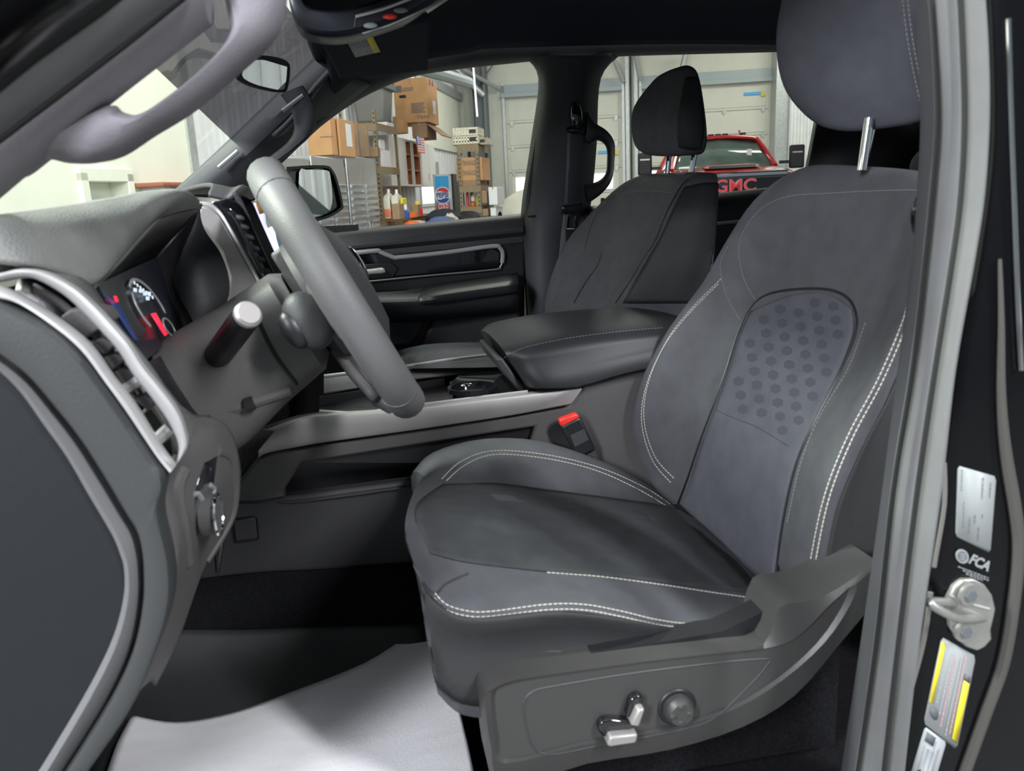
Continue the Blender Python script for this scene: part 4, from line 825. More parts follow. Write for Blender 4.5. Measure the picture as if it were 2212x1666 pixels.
g = G(); a = onb([(1226, 466), (1243, 466), (1240, 494), (1223, 494), (1226, 466)], .014); g.tube(a, .0022, 6); g.o('latch_tongue', chrome, t)
# ================================================================== PASSENGER DOOR
t = thing('passenger_door', 'black passenger door panel with silver trim line under the far window', 'car door')
X0 = [640, 780, 900, 1010, 1100, 1132]
def ln(dy, Y, x0=640, y0=512, sl=-.096): return [(x, y0+dy+(x-x0)*sl, Y) for x in X0]
rows = [ln(0, .79), ln(4, .75), ln(26, .735), ln(34, .73), ln(44, .745), ln(60, .74)]
dp = patch(G(), [L(r) for r in rows], 4, 3); dp.o('window_ledge', plastic_d, t, solid=.01)
d2_ = patch(G(), [L(ln(56, .745)), L(ln(100, .74)), L(ln(150, .735)), L([(x, 690, .735) for x in X0]), L([(x, 830, .73) for x in X0]), L([(x, 1000, .73) for x in X0])], 4, 4); d2b = bvh(d2_); d2_.o('door_panel', plastic_b, t, solid=.012)
ins = [(735, 553), (812, 545), (850, 560), (1068, 536), (1080, 545), (1080, 572), (1070, 580), (760, 606), (700, 606)]
G().prism(L(ins, .728), (0, .012, 0)).o('trim_insert', gloss, t, bevel=.003)
G().tube(cr(L([(690, 556), (738, 550), (812, 542), (822, 545), (850, 556), (862, 556), (960, 546), (1064, 532), (1080, 536), (1086, 548), (1085, 568)], .722), 4), .0062, 8).o('silver_trim', silver, t)
G().tube(cr(L([(1085, 566), (1080, 577), (1064, 583), (900, 598), (780, 610)], .722), 4), .0022, 8).o('lower_trim', silver2, t)
hp = band(G(), L([(765, 584), (800, 581), (826, 578), (832, 584)], .70), L([(765, 597), (800, 594), (826, 592), (832, 588)], .70), .012, n=4); h = hp.o('door_handle', silver, t); G().prism(L([(760, 574), (845, 566), (862, 580), (850, 600), (760, 606)], .722), (0, .006, 0)).o('handle_cup', plastic_b, t, bevel=.004)
ar = [[(700, 640, .72), (900, 628, .72), (1000, 612, .72), (1120, 596, .72)], [(700, 648, .62), (900, 645, .62), (1000, 632, .62), (1120, 616, .62)], [(700, 664, .61), (900, 660, .61), (1000, 648, .61), (1120, 634, .61)], [(700, 690, .64), (900, 682, .64), (1000, 672, .64), (1120, 658, .64)], [(700, 700, .72), (900, 694, .72), (1000, 684, .72), (1120, 672, .72)]]
patch(G(), [L(r) for r in ar], 4, 4).o('armrest', plastic_d, t, solid=.01)
ap_ = [[(905, 640, .70), (930, 622, .70), (1000, 610, .70), (1118, 594, .70)], [(905, 646, .615), (935, 638, .60), (1000, 628, .60), (1118, 612, .60)], [(907, 655, .605), (935, 653, .595), (1000, 645, .595), (1118, 630, .595)]]
patch(G(), [L(r) for r in ap_], 4, 4).o('armrest_pad', leather, t, solid=.012)
G().prism(L([(760, 690), (925, 682), (905, 730), (890, 748), (760, 760)], .70), (0, .03, 0)).o('map_pocket', plastic_d, t, bevel=.01)
G().prism(L([(935, 686), (1125, 664), (1125, 800), (880, 800), (912, 740)], .705), (0, .02, 0)).o('lower_panel', plastic_d, t, bevel=.01)
new('window_glass', L([(560, 420, .79), (690, 268, .77), (830, 180, .755), (1000, 140, .745), (1175, 122, .74), (1130, 465, .79), (640, 514, .79)]), [tuple(range(7))], glass, t)
G().ell(P(1080, 466, .785), (.006, 0, 0), (0, .006, 0), (0, 0, .012), 10, 8).o('lock_pin', plastic_b, t)
# ---- outside mirror on that door
t = thing('door_mirror', 'black outside mirror beyond the passenger door window', 'mirror')
c = P(690, 415, 1.02); n = V((.82, -.57, .0)).normalized()
ol = [(618, 372), (630, 360), (700, 357), (718, 366), (730, 392), (741, 440), (738, 454), (704, 473), (660, 480), (618, 470)]
o1 = [PP(x, y, c, n) for x, y in ol]; ce = sum(o1, V())/len(o1)
g = G(); g.loft([cr([p.lerp(ce, .10)+n*.0 for p in o1], 3, True), cr(o1, 3, True), cr([p-n*.05 for p in o1], 3, True), cr([p.lerp(ce, .35)-n*.13 for p in o1], 3, True)], False); g.o('housing', plastic_b, t)
i1 = [PP(x, y, c-n*.004, n) for x, y in [(645, 372), (660, 367), (704, 368), (712, 378), (716, 412), (716, 440), (704, 462), (660, 470), (645, 460)]]; G().prism(cr(i1, 2, True), n*.002).o('mirror_face', mirrorm, t)
G().prism([PP(x, y, c-n*.008, n) for x, y in [(622, 372), (712, 360), (728, 392), (738, 450), (704, 470), (622, 474)]], -n*.004).o('bezel', gloss, t)
G().tube([P(640, 470, .9), P(600, 480, .80)], .03, 10).o('mirror_arm', plastic_b, t)
# ================================================================== DASHBOARD
t = thing('dashboard', 'grey black dashboard with cluster hood, silver vent trim and centre screen', 'dashboard'); dash = t
bk = [(-90, 486, -.73), (0, 470, -.70), (80, 458, -.63), (170, 444, -.55), (250, 430, -.47), (330, 416, -.38), (392, 416, -.29), (430, 444, -.21)]
md = [(-90, 500, -.735), (0, 494, -.72), (85, 492, -.68), (175, 490, -.62), (255, 478, -.54), (335, 440, -.43), (398, 422, -.31), (434, 442, -.20)]
fr = [(-90, 565, -.745), (0, 567, -.735), (72, 577, -.72), (140, 595, -.69), (197, 617, -.65), (257, 555, -.55), (332, 474, -.40), (431, 445, -.20)]
pd = patch(G(), [L(bk), L(md), L(fr)], 6, 6); pdb = bvh(pd); pd.o('dash_pad', softtop, t, solid=.006)
G().tube(cr(L([(195, 621, -.648), (258, 559, -.548), (333, 478, -.398), (375, 448, -.30), (430, 448, -.205)]), 5), .004, 8).o('hood_lip', rimlea, t)
# forward part of the dash top, towards the windshield
g = G(); g.loft([L(bk[1:]), [V((wbr.x+.15, p.y-.02, p.z-.05)) for p in L(bk[1:])]], False, False); g.o('dash_top', softtop, t, solid=.006)
g = G(); g.prism([V((x, -.70, z)) for x, z in ((-.85, .80), (-.85, 1.38), (-.42, 1.46), (-.31, 1.44), (-.29, 1.36), (-.36, 1.2), (-.50, 1.05), (-.62, .80))], (0, 1.42, 0)); g.o('dash_core', plastic_b, t)
# instrument cluster
A_, B_, C_, D_ = P(211, 614, -.60), P(340, 555, -.26), P(392, 712, -.26), P(300, 792, -.60)
nn = (B_-A_).cross(D_-A_).normalized(); nn = nn if nn.x > 0 else -nn
cl = G(); cl.prism([A_, B_, C_, D_], -nn*.01); cl.o('gauge_panel', gaugeblack, t)
def CQ(x, y, d=.002): return PP(x, y, A_+nn*d, nn)
cax = (B_-A_).normalized(); cay = (D_-A_).normalized()
lipp = L([(197, 619, -.648), (258, 557, -.548), (333, 477, -.398), (431, 448, -.20)]); inr = [A_+V((-.004, 0, 0)), A_.lerp(B_, .35)+V((-.004, 0, 0)), A_.lerp(B_, .7)+V((-.004, 0, 0)), B_+V((-.004, 0, 0))]
g = G(); g.loft([cr(lipp, 5), cr(inr, 5)], False, False); g.o('hood_underside', plastic_b, t, solid=.004)
g = G(); g.loft([cr(L([(431, 446, -.20), (400, 524, -.20), (365, 578, -.225), (414, 697, -.24)]), 5), cr([B_+V((-.004, 0, 0)), B_.lerp(C_, .3), B_.lerp(C_, .7), C_+V((0, .01, -.01))], 5)], False, False); g.o('hood_side', plastic_b, t, solid=.004)
def arc(cx, cy, rx, ry, rot, a0, a1, w, m, name, n=24):
    g = G(); o_, i_ = [], []
    for k in range(n+1):
        a = math.radians(a0+(a1-a0)*k/n)
        for r_, l_ in ((1, o_), (1-w, i_)):
            x, y = rx*r_*math.cos(a), ry*r_*math.sin(a); l_.append(CQ(cx+x*math.cos(rot)-y*math.sin(rot), cy+x*math.sin(rot)+y*math.cos(rot), .003))
    g.loft([o_, i_], False, False); return g.o(name, m, t, solid=.001)
ro = math.radians(58)
arc(325, 668, 78, 26, ro, 150, 290, .12, silver, 'gauge_ring'); arc(325, 668, 70, 24, ro, 60, 140, .16, silver, 'gauge_ring')
g = G()
for k in range(7): 
    x, y = 288+k*6.5, 607+k*5.2; g.add([CQ(x, y, .004), CQ(x+4, y+1, .004), CQ(x+5, y+8, .004), CQ(x+1, y+7, .004)], [(0, 1, 2, 3)])
for x, y in ((288, 622), (300, 624), (309, 630), (318, 630), (315, 640)): g.add([CQ(x, y, .004), CQ(x+8, y+1, .004), CQ(x+8, y+9, .004), CQ(x, y+8, .004)], [(0, 1, 2, 3)])
g.o('gauge_numbers', gwhite, t, smooth=0)
new('gauge_needle', [CQ(326, 678, .005), CQ(336, 676, .005), CQ(362, 722, .005), CQ(356, 726, .005)], [(0, 1, 2, 3)], gred, t, solid=.001)
new('warning_lamp', [CQ(246, 640, .004), CQ(251, 640, .004), CQ(256, 652, .004), CQ(250, 652, .004)], [(0, 1, 2, 3)], gred, t, solid=.001)
new('blue_display', [CQ(222, 628, .003), CQ(232, 640, .003), CQ(262, 664, .003), CQ(292, 724, .003), CQ(300, 735, .003), CQ(290, 735, .003)], [tuple(range(6))], gblue, t, solid=.0005)
arc(366, 708, 26, 9, ro, 0, 360, .25, silver2, 'small_gauge_ring')
# fascia right of the cluster
fr0 = L([(431, 448, -.195), (440, 495, -.19), (474, 545, -.185), (493, 600, -.185), (490, 650, -.20), (455, 690, -.22)])
fr1 = L([(402, 520, -.20), (382, 550, -.215), (364, 580, -.225), (386, 640, -.235), (405, 675, -.24), (418, 700, -.245)])
g = G(); g.loft([cr(fr0, 4), cr(fr1, 4)], False, False); g.o('cluster_surround', plastic_d, t, solid=.005)
sp = L([(430, 443), (453, 446), (475, 463), (500, 506), (532, 565), (562, 620), (528, 650), (490, 660), (496, 600), (478, 546), (446, 498), (424, 484)], -.158)
G().prism(sp, (-.01, .02, 0)).o('centre_bezel', silver2, t, bevel=.004)
G().tube(cr(L([(430, 442), (453, 445), (475, 463), (500, 505), (532, 563), (562, 618)], -.152), 5), .0045, 8).o('bezel_edge', silver, t)
g = G(); a = L([(456, 440), (480, 458), (505, 504), (536, 562), (566, 618), (600, 650)], -.145); b = L([(520, 424), (540, 436), (556, 470), (582, 528), (610, 590), (630, 640)], -.10)
g.loft([cr(a, 4), cr(b, 4)], False, False); sk = bvh(g); g.o('centre_stack', gloss, t, solid=.006)
for i, (x, y) in enumerate(((505, 470), (515, 490), (526, 512), (538, 536), (550, 560), (563, 585))):
    h_ = hit(sk, x+10, y, .004)
    if h_: G().ell(h_[0], RT*.010-UP*.002, UP*.005, FW*.004, 12, 6).o('stack_button', plastic_d, t)
g = G(); g.hexa([P(600, 610, -.10), P(634, 590, .13), P(644, 586, .13), P(612, 606, -.10), P(526, 432, -.10), P(560, 424, .13), P(574, 422, .13), P(540, 430, -.10)]); g.o('screen_bezel', gloss, t, bevel=.004)
sc_ = [P(544, 440, -.095), P(572, 434, .12), P(626, 578, .12), P(607, 596, -.095)]; sn = (sc_[1]-sc_[0]).cross(sc_[3]-sc_[0]).normalized(); sn = sn if sn.x > 0 else -sn
def SQ(a, b, d=.003): return sc_[0].lerp(sc_[1], a).lerp(sc_[3].lerp(sc_[2], a), b)+sn*d
s_ = new('touch_screen', [SQ(0, 0), SQ(1, 0), SQ(1, 1), SQ(0, 1)], [(0, 1, 2, 3)], screen, t, solid=.001)
new('screen_map', [SQ(0, .0, .005), SQ(1, .0, .005), SQ(1, .16, .005), SQ(0, .16, .005)], [(0, 1, 2, 3)], mat('screen_photo', (.45, .25, .10), .3, noise=.9, scale=60, emit=.25), s_, solid=.0005)
new('screen_page', [SQ(.1, .36, .005), SQ(.9, .36, .005), SQ(.9, .95, .005), SQ(.1, .95, .005)], [(0, 1, 2, 3)], screenw, s_, solid=.0005)
# passenger half of the dash
rows = [L([(376, 418, .74), (420, 404, .45), (455, 400, .1), (450, 420, -.12)]), L([(470, 418, .74), (490, 412, .45), (500, 410, .1), (490, 430, -.12)]), L([(540, 424, .74), (545, 426, .45), (545, 424, .1), (520, 440, -.12)]), L([(600, 600, .74), (610, 620, .45), (620, 630, .1), (600, 640, -.10)])]
patch(G(), rows, 4, 5).o('passenger_side', pillar_d, t, solid=.008)
# outer end of the dash: end panel, cover, vent
eo = [(-60, 622), (0, 646), (110, 698), (175, 753), (227, 821), (275, 889), (337, 980), (362, 1022), (352, 1095), (374, 1200), (374, 1290), (342, 1397), (290, 1515), (190, 1663), (130, 1760)]
ei = [(-60, 700), (0, 751), (71, 806), (130, 874), (181, 939), (227, 1010), (279, 1098), (300, 1132), (312, 1165), (317, 1215), (315, 1290), (294, 1390), (240, 1505), (147, 1654), (80, 1760)]
band(G(), L(eo, -.745), L(ei, -.745), .018, n=5, e=14, sq=5).o('end_panel', endp, t)
ci = [(x-5, y+4) for x, y in ei]; cq = cr(L(ci, -.742), 5); cen = P(60, 1200, -.742)
hb = cr(L([(-60, 748), (0, 797), (49, 842), (97, 907), (146, 975), (194, 1056), (232, 1120), (252, 1155), (266, 1190), (277, 1230), (276, 1300), (252, 1392), (200, 1500), (112, 1650), (45, 1755)], -.764), 5)
hc = [p+V((0, .010, 0)) for p in cr(L([(-60, 770), (0, 819), (40, 862), (86, 927), (135, 995), (182, 1076), (219, 1138), (238, 1172), (251, 1204), (261, 1240), (260, 1302), (237, 1390), (186, 1496), (98, 1645), (30, 1750)], -.764), 5)]
k = len(hc); g = G(); vs = hc+[V((-1.0, -.752, .8)), V((-1.0, -.752, 1.45))]; g.add(vs, [tuple(range(k+2))]); ec = g.o('end_cover', cover_d, t, label='dark removable cover on the outer end of the dashboard')
g = G(); g.loft([[p+V((0, .012, 0)) for p in cq], cq, hb, hc], False, False); g.o('cover_lip', lip_m, ec, label='rounded lip of the cover with caught light painted pale')
# driver side face below vent
eo2 = [(150, 604, -.69), (200, 628, -.65), (300, 792, -.60), (385, 890, -.58), (450, 900, -.56)]
eo1 = [(90, 590, -.73), (165, 622, -.72), (246, 702, -.71), (350, 838, -.70), (405, 970, -.69)]
g = G(); g.loft([cr(L(eo1), 5), cr(L(eo2), 5)], False, False); g.o('vent_surround', plastic, t, solid=.006)
ro_ = [(-40, 592), (0, 590), (45, 580), (97, 586), (162, 618), (207, 657), (246, 699), (282, 741), (311, 787), (350, 835), (382, 878), (399, 916), (407, 962), (389, 994)]
ri = [(-40, 612), (0, 610), (48, 602), (84, 604), (140, 636), (184, 676), (224, 718), (260, 760), (290, 808), (328, 856), (358, 898), (378, 932), (388, 966), (378, 1004)]
band(G(), L(ro_, -.733), L(ri, -.727), .009, n=4, e=10).o('vent_frame', silver, t, label='bright silver vent frame')
lo_ = [(-40, 612), (0, 618), (49, 640), (126, 688), (194, 743), (246, 815), (292, 873), (350, 967), (380, 1006)]; li_ = [(-40, 640), (0, 645), (49, 658), (110, 698), (175, 753), (227, 821), (275, 889), (337, 980), (368, 1018)]
band(G(), L(lo_, -.742), L(li_, -.745), .009, n=4, e=10).o('vent_frame', silver, t, label='bright silver vent frame')
rk = [(74, 612), (136, 650), (181, 690), (230, 730), (259, 762), (292, 812), (324, 862), (353, 904), (372, 944), (376, 990)]; rj = [(70, 640), (118, 668), (164, 712), (205, 745), (240, 790), (275, 838), (308, 884), (337, 925), (360, 965), (368, 1005)]
band(G(), L([(x, y) for x, y in rk], -.706), L([(x+10, y-4) for x, y in rj], -.690), .006, n=4, e=8).o('vent_inner_rim', silver2, t)
g = G(); g.loft([cr(L([(40, 600), (110, 610), (190, 680), (280, 790), (350, 890), (392, 985)], -.665), 4), cr(L([(30, 650), (100, 690), (160, 745), (240, 840), (310, 940), (375, 1010)], -.68), 4)], False, False); g.o('vent_cavity', plastic_b, t, solid=.004)
for l in ([(128, 686), (152, 668), (200, 664), (228, 672), (240, 696), (186, 732)], [(190, 738), (222, 730), (252, 745), (222, 770)], [(220, 772), (246, 765), (274, 775), (242, 803)], [(244, 803), (262, 796), (300, 804), (304, 832), (276, 856)], [(282, 864), (310, 854), (338, 866), (320, 890)]):
    G().prism(L(l, -.724), (0, .030, 0)).o('vent_blade', plastic, t, bevel=.002)
for a, b in (((273, 838), (300, 820)), ((343, 948), (369, 924))): G().tube(L([a, b], -.720), .006, 8).o('vent_tab', silver, t)
G().disc(P(343, 935, -.705), (.020, 0, .0), (0, 0, .026), (0, .012, 0), 22).o('vent_wheel', plastic, t, bevel=.003)
# knee panel with light switches
ko = [(398, 906, -.62), (460, 908, -.60), (496, 940, -.585), (513, 1005, -.58), (512, 1060, -.58), (492, 1130, -.585), (455, 1200, -.60), (430, 1240, -.62), (380, 1380, -.66), (330, 1480, -.68)]
km = [(390, 950, -.67), (430, 940, -.66), (455, 960, -.655), (470, 1010, -.65), (468, 1060, -.65), (452, 1130, -.65), (428, 1190, -.66), (410, 1240, -.67), (368, 1370, -.69), (318, 1470, -.70)]
ki = [(375, 1000, -.735), (356, 1030, -.735), (346, 1060, -.735), (350, 1100, -.735), (362, 1140, -.735), (370, 1180, -.735), (372, 1215, -.735), (368, 1260, -.735), (335, 1390, -.735), (280, 1505, -.735)]
kp = patch(G(), [L(ko), L(km), L(ki)], 4, 5); kpb = bvh(kp); kp.o('knee_panel', plastic, t, solid=.006)
def hk(l, d): return [q[0] for q in (hit(kpb, x, y, d) for x, y in l) if q]
bzl = [[hit(kpb, x, y, .004)[0] for x, y in r] for r in ([(440, 1000), (424, 1045), (418, 1090), (420, 1130), (432, 1172)], [(466, 985), (458, 1040), (452, 1090), (446, 1135), (438, 1178)], [(492, 1000), (499, 1050), (494, 1100), (474, 1145), (446, 1186)])]
G().loft([cr(r, 4) for r in bzl], False, False).o('switch_bezel', gloss, t, solid=.003)
G().tube(cr([hit(kpb, x, y, .004)[0] for x, y in ((468, 975), (492, 990), (506, 1045), (501, 1105), (478, 1155), (442, 1212))], 4), .0055, 8).o('bezel_rim', plastic, t); G().tube(cr([hit(kpb, x, y, .003)[0] for x, y in ((396, 1015), (382, 1050), (386, 1100), (396, 1150), (402, 1215))], 4), .007, 8).o('panel_ridge', plastic, t)
c = hk([(442, 1112)], .010)[0]; kn = G().tube([c, c+V((.03, -.004, 0)).normalized()*.012], .020, 20).o('light_switch_knob', plastic, t); c2 = c+V((.013, -.004, 0)); g = G(); g.tube([c2+V((0, .02*math.cos(a*.35), .02*math.sin(a*.35))) for a in range(19)], .0018, 6); g.o('knob_ring', chrome, kn)
for l in ([(418, 1068), (426, 1066), (436, 1080)], [(452, 1048), (462, 1056), (456, 1070), (456, 1084)], [(430, 1094), (446, 1098)]):
    q = hk(l, .006)
    if len(q) > 1: G().tube(q, .0028, 6).o('switch_symbol', label_w, t)
# panels under the dash
g = G(); g.loft([cr(L([(420, 690, -.24), (470, 900, -.35), (560, 925, -.22), (590, 930, -.17)]), 4), cr(L([(470, 1240, -.45), (495, 1100, -.4), (525, 1010, -.22), (545, 985, -.17)]), 4)], False, False); g.o('lower_panel', plastic_b, t, solid=.005)
g = G(); g.loft([L([(300, 792, -.60), (345, 770, -.45), (400, 730, -.26)]), L([(420, 920, -.58), (430, 900, -.45), (450, 860, -.26)])], False, False); g.o('column_surround', plastic_b, t, solid=.005)
# ================================================================== STEERING WHEEL and column
t = thing('steering_wheel', 'grey leather steering wheel seen edge on from the driver door', 'steering wheel')
Tt = P(576, 378, -.38); Tb = P(878, 862, -.38); wc = (Tt+Tb)/2; wv = (Tt-Tb).normalized(); RW = (Tt-Tb).length/2; wh = V((-.06, 1, 0)); wh = (wh-wv*wh.dot(wv)).normalized(); wn_ = wh.cross(wv).normalized(); wn_ = wn_ if wn_.x > 0 else -wn_
def WP(r, a, d=0): return wc+wv*(r*math.cos(a))+wh*(r*math.sin(a))+wn_*d
g = G(); loops = []
for k in range(64):
    a = 2*math.pi*k/64; rad = wv*math.cos(a)+wh*math.sin(a); rr = .0215 if abs(math.cos(a)) < .8 else .0225
    loops.append([WP(RW, a)+rad*(rr*.92*math.cos(j*math.pi/8))+wn_*(rr*1.05*math.sin(j*math.pi/8)) for j in range(16)])
g.loft(loops+[loops[0]], False); wb_ = bvh(g); rim = g.o('rim', rimlea, t)
for a in (-.62, -2.45, .62, 2.45): 
    rad = wv*math.cos(a)+wh*math.sin(a); g = G(); g.tube([WP(RW, a)+rad*(.0212*.94*math.cos(j*math.pi/12))+wn_*(.0212*1.06*math.sin(j*math.pi/12)) for j in range(25)], .0011, 5); g.o('rim_seam', plastic_d, rim)
g = G(); hub = [[WP(r, a, d) for a in [2*math.pi*k/48 for k in range(48)]] for r, d in ((.055, -.05), (.085, -.035), (.096, -.005), (.088, .022), (.062, .036), (.02, .04))]; g.loft(hub); g.o('airbag_hub', plastic_d, t)
for sgn in (-1, 1):
    sp_ = []
    for r, hz, d0, d1 in ((.07, .045, -.03, .02), (.11, .040, -.028, .016), (.15, .036, -.022, .010), (RW-.008, .030, -.014, .006)):
        sp_.append([WP(r, sgn*math.pi/2)+wv*(hz*a_)+wn_*dd for a_, dd in ((.7, d0), (1, (d0+d1)/2), (.7, d1), (-.7, d1), (-1.2, (d0+d1)/2), (-.9, d0))])
    sk_ = G().loft([cr(l, 3, True) for l in sp_]).o('spoke', rimlea, t)
    b = []; cpt = WP(.125, sgn*math.pi/2, -.045)
    G().ell(cpt, wv*.036, wh*.022, wn_*.026, 18, 10).o('paddle_housing', plastic_d, sk_); G().ell(cpt-wn_*.018+wh*(sgn*.008), wv*.024, wh*.014, wn_*.014, 16, 8).o('paddle_button', plastic_b, sk_)
for s2 in (-1, 1):
    g = G(); q = []
    for r, d in ((.06, -.03), (.10, -.026), (.15, -.018), (RW, -.008)): a = math.pi+s2*.42; c_ = WP(r, a); q.append([c_+wh*(.020*x_)+wn_*(d+.018*y_) for x_, y_ in ((-1, 0), (-.7, 1), (.7, 1), (1, 0), (.7, -1), (-.7, -1))])
    g.loft([cr(l, 3, True) for l in q]); g.o('lower_spoke', plastic_d, t)
G().ell(WP(.0, 0, .040)+wv*.02, wv*.024, wh*.02, wn_*.006, 16, 8).o('emblem', chrome, t)
g = G(); rows = []
for r, a0 in ((.03, 0), (.09, 0), (RW-.015, 0)): rows.append([WP(r, math.pi+x_, -.03-.01*(r < .1)) for x_ in (-.62, -.3, 0, .3, .62)])
patch(g, rows, 4, 4).o('lower_back_shell', plastic, t, solid=.012)
t = thing('steering_column', 'grey steering column shroud between the dashboard and the wheel', 'steering column')
g = G(); secs = []
for d, hw, hv_, up_ in ((-.05, .062, .056, .0), (-.065, .075, .068, -.004), (-.13, .078, .072, -.012), (-.19, .082, .080, -.02), (-.225, .082, .082, -.022)):
    c_ = wc+wn_*d+wv*up_; secs.append([c_+wh*(hw*math.copysign(abs(math.cos(a))**.55, math.cos(a)))+wv*(hv_*math.copysign(abs(math.sin(a))**.6, math.sin(a))) for a in [2*math.pi*k/24 for k in range(24)]])
g.loft(secs); cb = bvh(g); g.o('shroud', plastic, t)
g = G(); g.tube(onsurf(cb, [(640, 830), (600, 775), (570, 720), (545, 660)], 5, 0), .003, 6); g.o('shroud_joint', rubber_b, t)
G().tube([P(468, 893, -.46), P(520, 878, -.465), P(625, 842, -.45)], .008, 10).o('tilt_lever', plastic, t); G().tube([P(530, 876, -.47), P(548, 870, -.47)], .0085, 10).o('lever_gap', rubber_b, t); G().box(wc+wn_*-.03+wv*.07, wn_*.018, wh*.02, wv*.014).o('column_cap', plastic, t, bevel=.004)
t = thing('indicator_stalk', 'short black indicator stalk with pale round end beside the steering column', 'control stalk')
e_ = P(537, 678, -.55); s_ = P(470, 768, -.46); ax = (e_-s_).normalized()
G().tube([s_-ax*.03, s_, s_+ax*.02, e_-ax*.01, e_-ax*.002], [.014, .0155, .016, .0155, .015], 20).o('stalk', plastic_b, t)
G().tube([e_-ax*.004, e_, e_+ax*.003], [.0155, .015, .012], 24).o('end_cap', silver2, t); G().tube([s_-ax*.032, s_-ax*.012], .024, 20).o('boot', rubber_b, t)
# ================================================================== CENTRE CONSOLE
t = thing('centre_console', 'dark centre console with pale grey side trim and side pocket', 'centre console')
Yc = -.118
tt = [(560, 935), (640, 906), (700, 894), (850, 884), (1000, 866), (1140, 849), (1255, 836)]; tb = [(560, 986), (585, 975), (700, 954), (850, 933), (1000, 911), (1110, 894), (1228, 872)]
band(G(), L(tt, Yc), L(tb, Yc), .012, n=4, e=12, sq=6).o('side_trim', silver2, t)
G().tube(cr(L([(690, 888, -.112), (780, 893, -.112), (850, 882, -.112), (1000, 863, -.112), (1140, 846, -.112)]), 4), .003, 6).o('trim_edge', silver, t)
bar = [(560, 990), (590, 978), (850, 938), (1110, 900), (1228, 878), (1290, 800), (1400, 786), (1560, 786), (1560, 1060), (1110, 1060), (1155, 922), (900, 962), (652, 1000), (612, 1062), (618, 1074), (560, 1085), (440, 1085), (520, 1040)]
G().prism(L(bar, Yc), (0, .03, 0)).o('side_panel', plastic, t, bevel=.004)
low = [(440, 1080), (560, 1083), (616, 1073), (640, 1072), (880, 1040), (1110, 1005), (1120, 1060), (1120, 1222), (890, 1224), (720, 1238), (560, 1246), (420, 1262), (410, 1180)]
G().prism(L(low, Yc+.002), (0, .03, 0)).o('lower_panel', plastic_d, t, bevel=.006)
G().prism(L([(590, 960), (1170, 890), (1140, 1060), (590, 1100)], Yc+.06), (0, .01, 0)).o('pocket_back', plastic_b, t)
band(G(), L([(600, 1082), (640, 1085), (760, 1070), (880, 1053), (1000, 1036)], Yc-.004), L([(610, 1070), (640, 1074), (760, 1058), (880, 1041), (1000, 1024)], Yc+.04), .006, n=4).o('pocket_lip', plastic, t)
G().prism(L([(502, 1124), (552, 1118), (558, 1164), (508, 1172)], Yc-.001), (0, .008, 0)).o('cover_plate', plastic_d, t, bevel=.003); g = G(); g.tube(L([(500, 1126), (504, 1122), (550, 1117), (555, 1121), (559, 1162), (556, 1167), (510, 1173), (506, 1169), (500, 1126)], Yc), .0011, 5); g.o('plate_gap', rubber_b, t)
G().prism(L([(560, 930), (640, 904), (700, 894), (850, 884), (1140, 849), (1290, 800), (1560, 786), (1560, 1000), (560, 1000)], Yc+.012), (0, .02, 0)).o('inner_wall', plastic_b, t)
# tray and far rail
g = G(); g.loft([cr(L([(690, 930, -.10), (850, 905, -.10), (1140, 862, -.10)]), 3), cr(L([(690, 880, .13), (850, 850, .13), (1100, 815, .13)]), 3)], False, False); tr = bvh(g); g.o('tray_floor', plastic_b, t, solid=.005)
far = [(880, 792), (960, 780), (1060, 768), (1140, 760)]; fb = [(890, 820), (960, 812), (1060, 800), (1140, 795)]
band(G(), L([(700, 815)]+far, .16), L([(700, 850)]+fb, .15), .012, n=4, sq=5).o('far_rail', plastic, t); G().tube(cr(L([(700, 812)]+[(x, y-2) for x, y in far], .155), 4), .003, 6).o('far_rail_edge', silver, t)
G().prism(L([(690, 858), (960, 818), (960, 850), (690, 900)], .13), (0, .01, 0)).o('tray_wall', plastic_b, t)
# cup holder
def cup(cx, cy, Y, r):
    c = P(cx, cy, Y); g = G(); n = 24; lo = []
    for rr, dz in ((1.18, -.004), (1.14, .003), (1.0, .003), (.96, -.004), (.9, -.07), (0.2, -.072)): lo.append([c+V((r*rr*math.cos(2*math.pi*k/n), r*rr*math.sin(2*math.pi*k/n), dz)) for k in range(n)])
    g.loft(lo); return g.o('cup_holder', gloss, t)
cup(1070, 822, .04, .038); cup(1020, 838, -.07, .038)
g = G(); base = L([(978, 852, -.09), (970, 822, .0), (990, 808, .10), (1060, 797, .12), (1120, 800, .12), (1160, 850, -.09)]); g.prism(base, (0, 0, -.05)); g.o('cup_holder_block', gloss, t, bevel=.006)
cc = P(1010, 832, -.085); G().ell(cc, (.012, 0, 0), (0, .006, 0), (0, 0, .003), 12, 6).o('chrome_tab', chrome, t)
# padded lid
S = [[(1062, 752, .12), (1038, 716, .13), (1056, 722, .03), (1084, 752, -.08), (1104, 784, -.101), (1138, 838, -.096)],
     [(1090, 765, .15), (1062, 700, .145), (1092, 712, .02), (1128, 750, -.096), (1150, 788, -.121), (1170, 842, -.1181)],
     [(1170, 760, .15), (1140, 684, .15), (1185, 700, .0), (1225, 731, -.101), (1240, 775, -.126), (1250, 838, -.121)],
     [(1270, 740, .15), (1240, 672, .15), (1290, 690, .0), (1330, 717, -.101), (1340, 755, -.126), (1340, 812, -.121)],
     [(1370, 740, .15), (1345, 667, .15), (1395, 680, .0), (1440, 708, -.101), (1455, 735, -.126), (1455, 790, -.121)],
     [(1450, 740, .15), (1425, 676, .15), (1480, 690, .0), (1540, 705, -.101), (1555, 730, -.126), (1555, 790, -.121)]]
g = G(); patch(g, [L(r) for r in S], 4, 4, True); lb_ = bvh(g); lid = g.o('lid', leather, t)
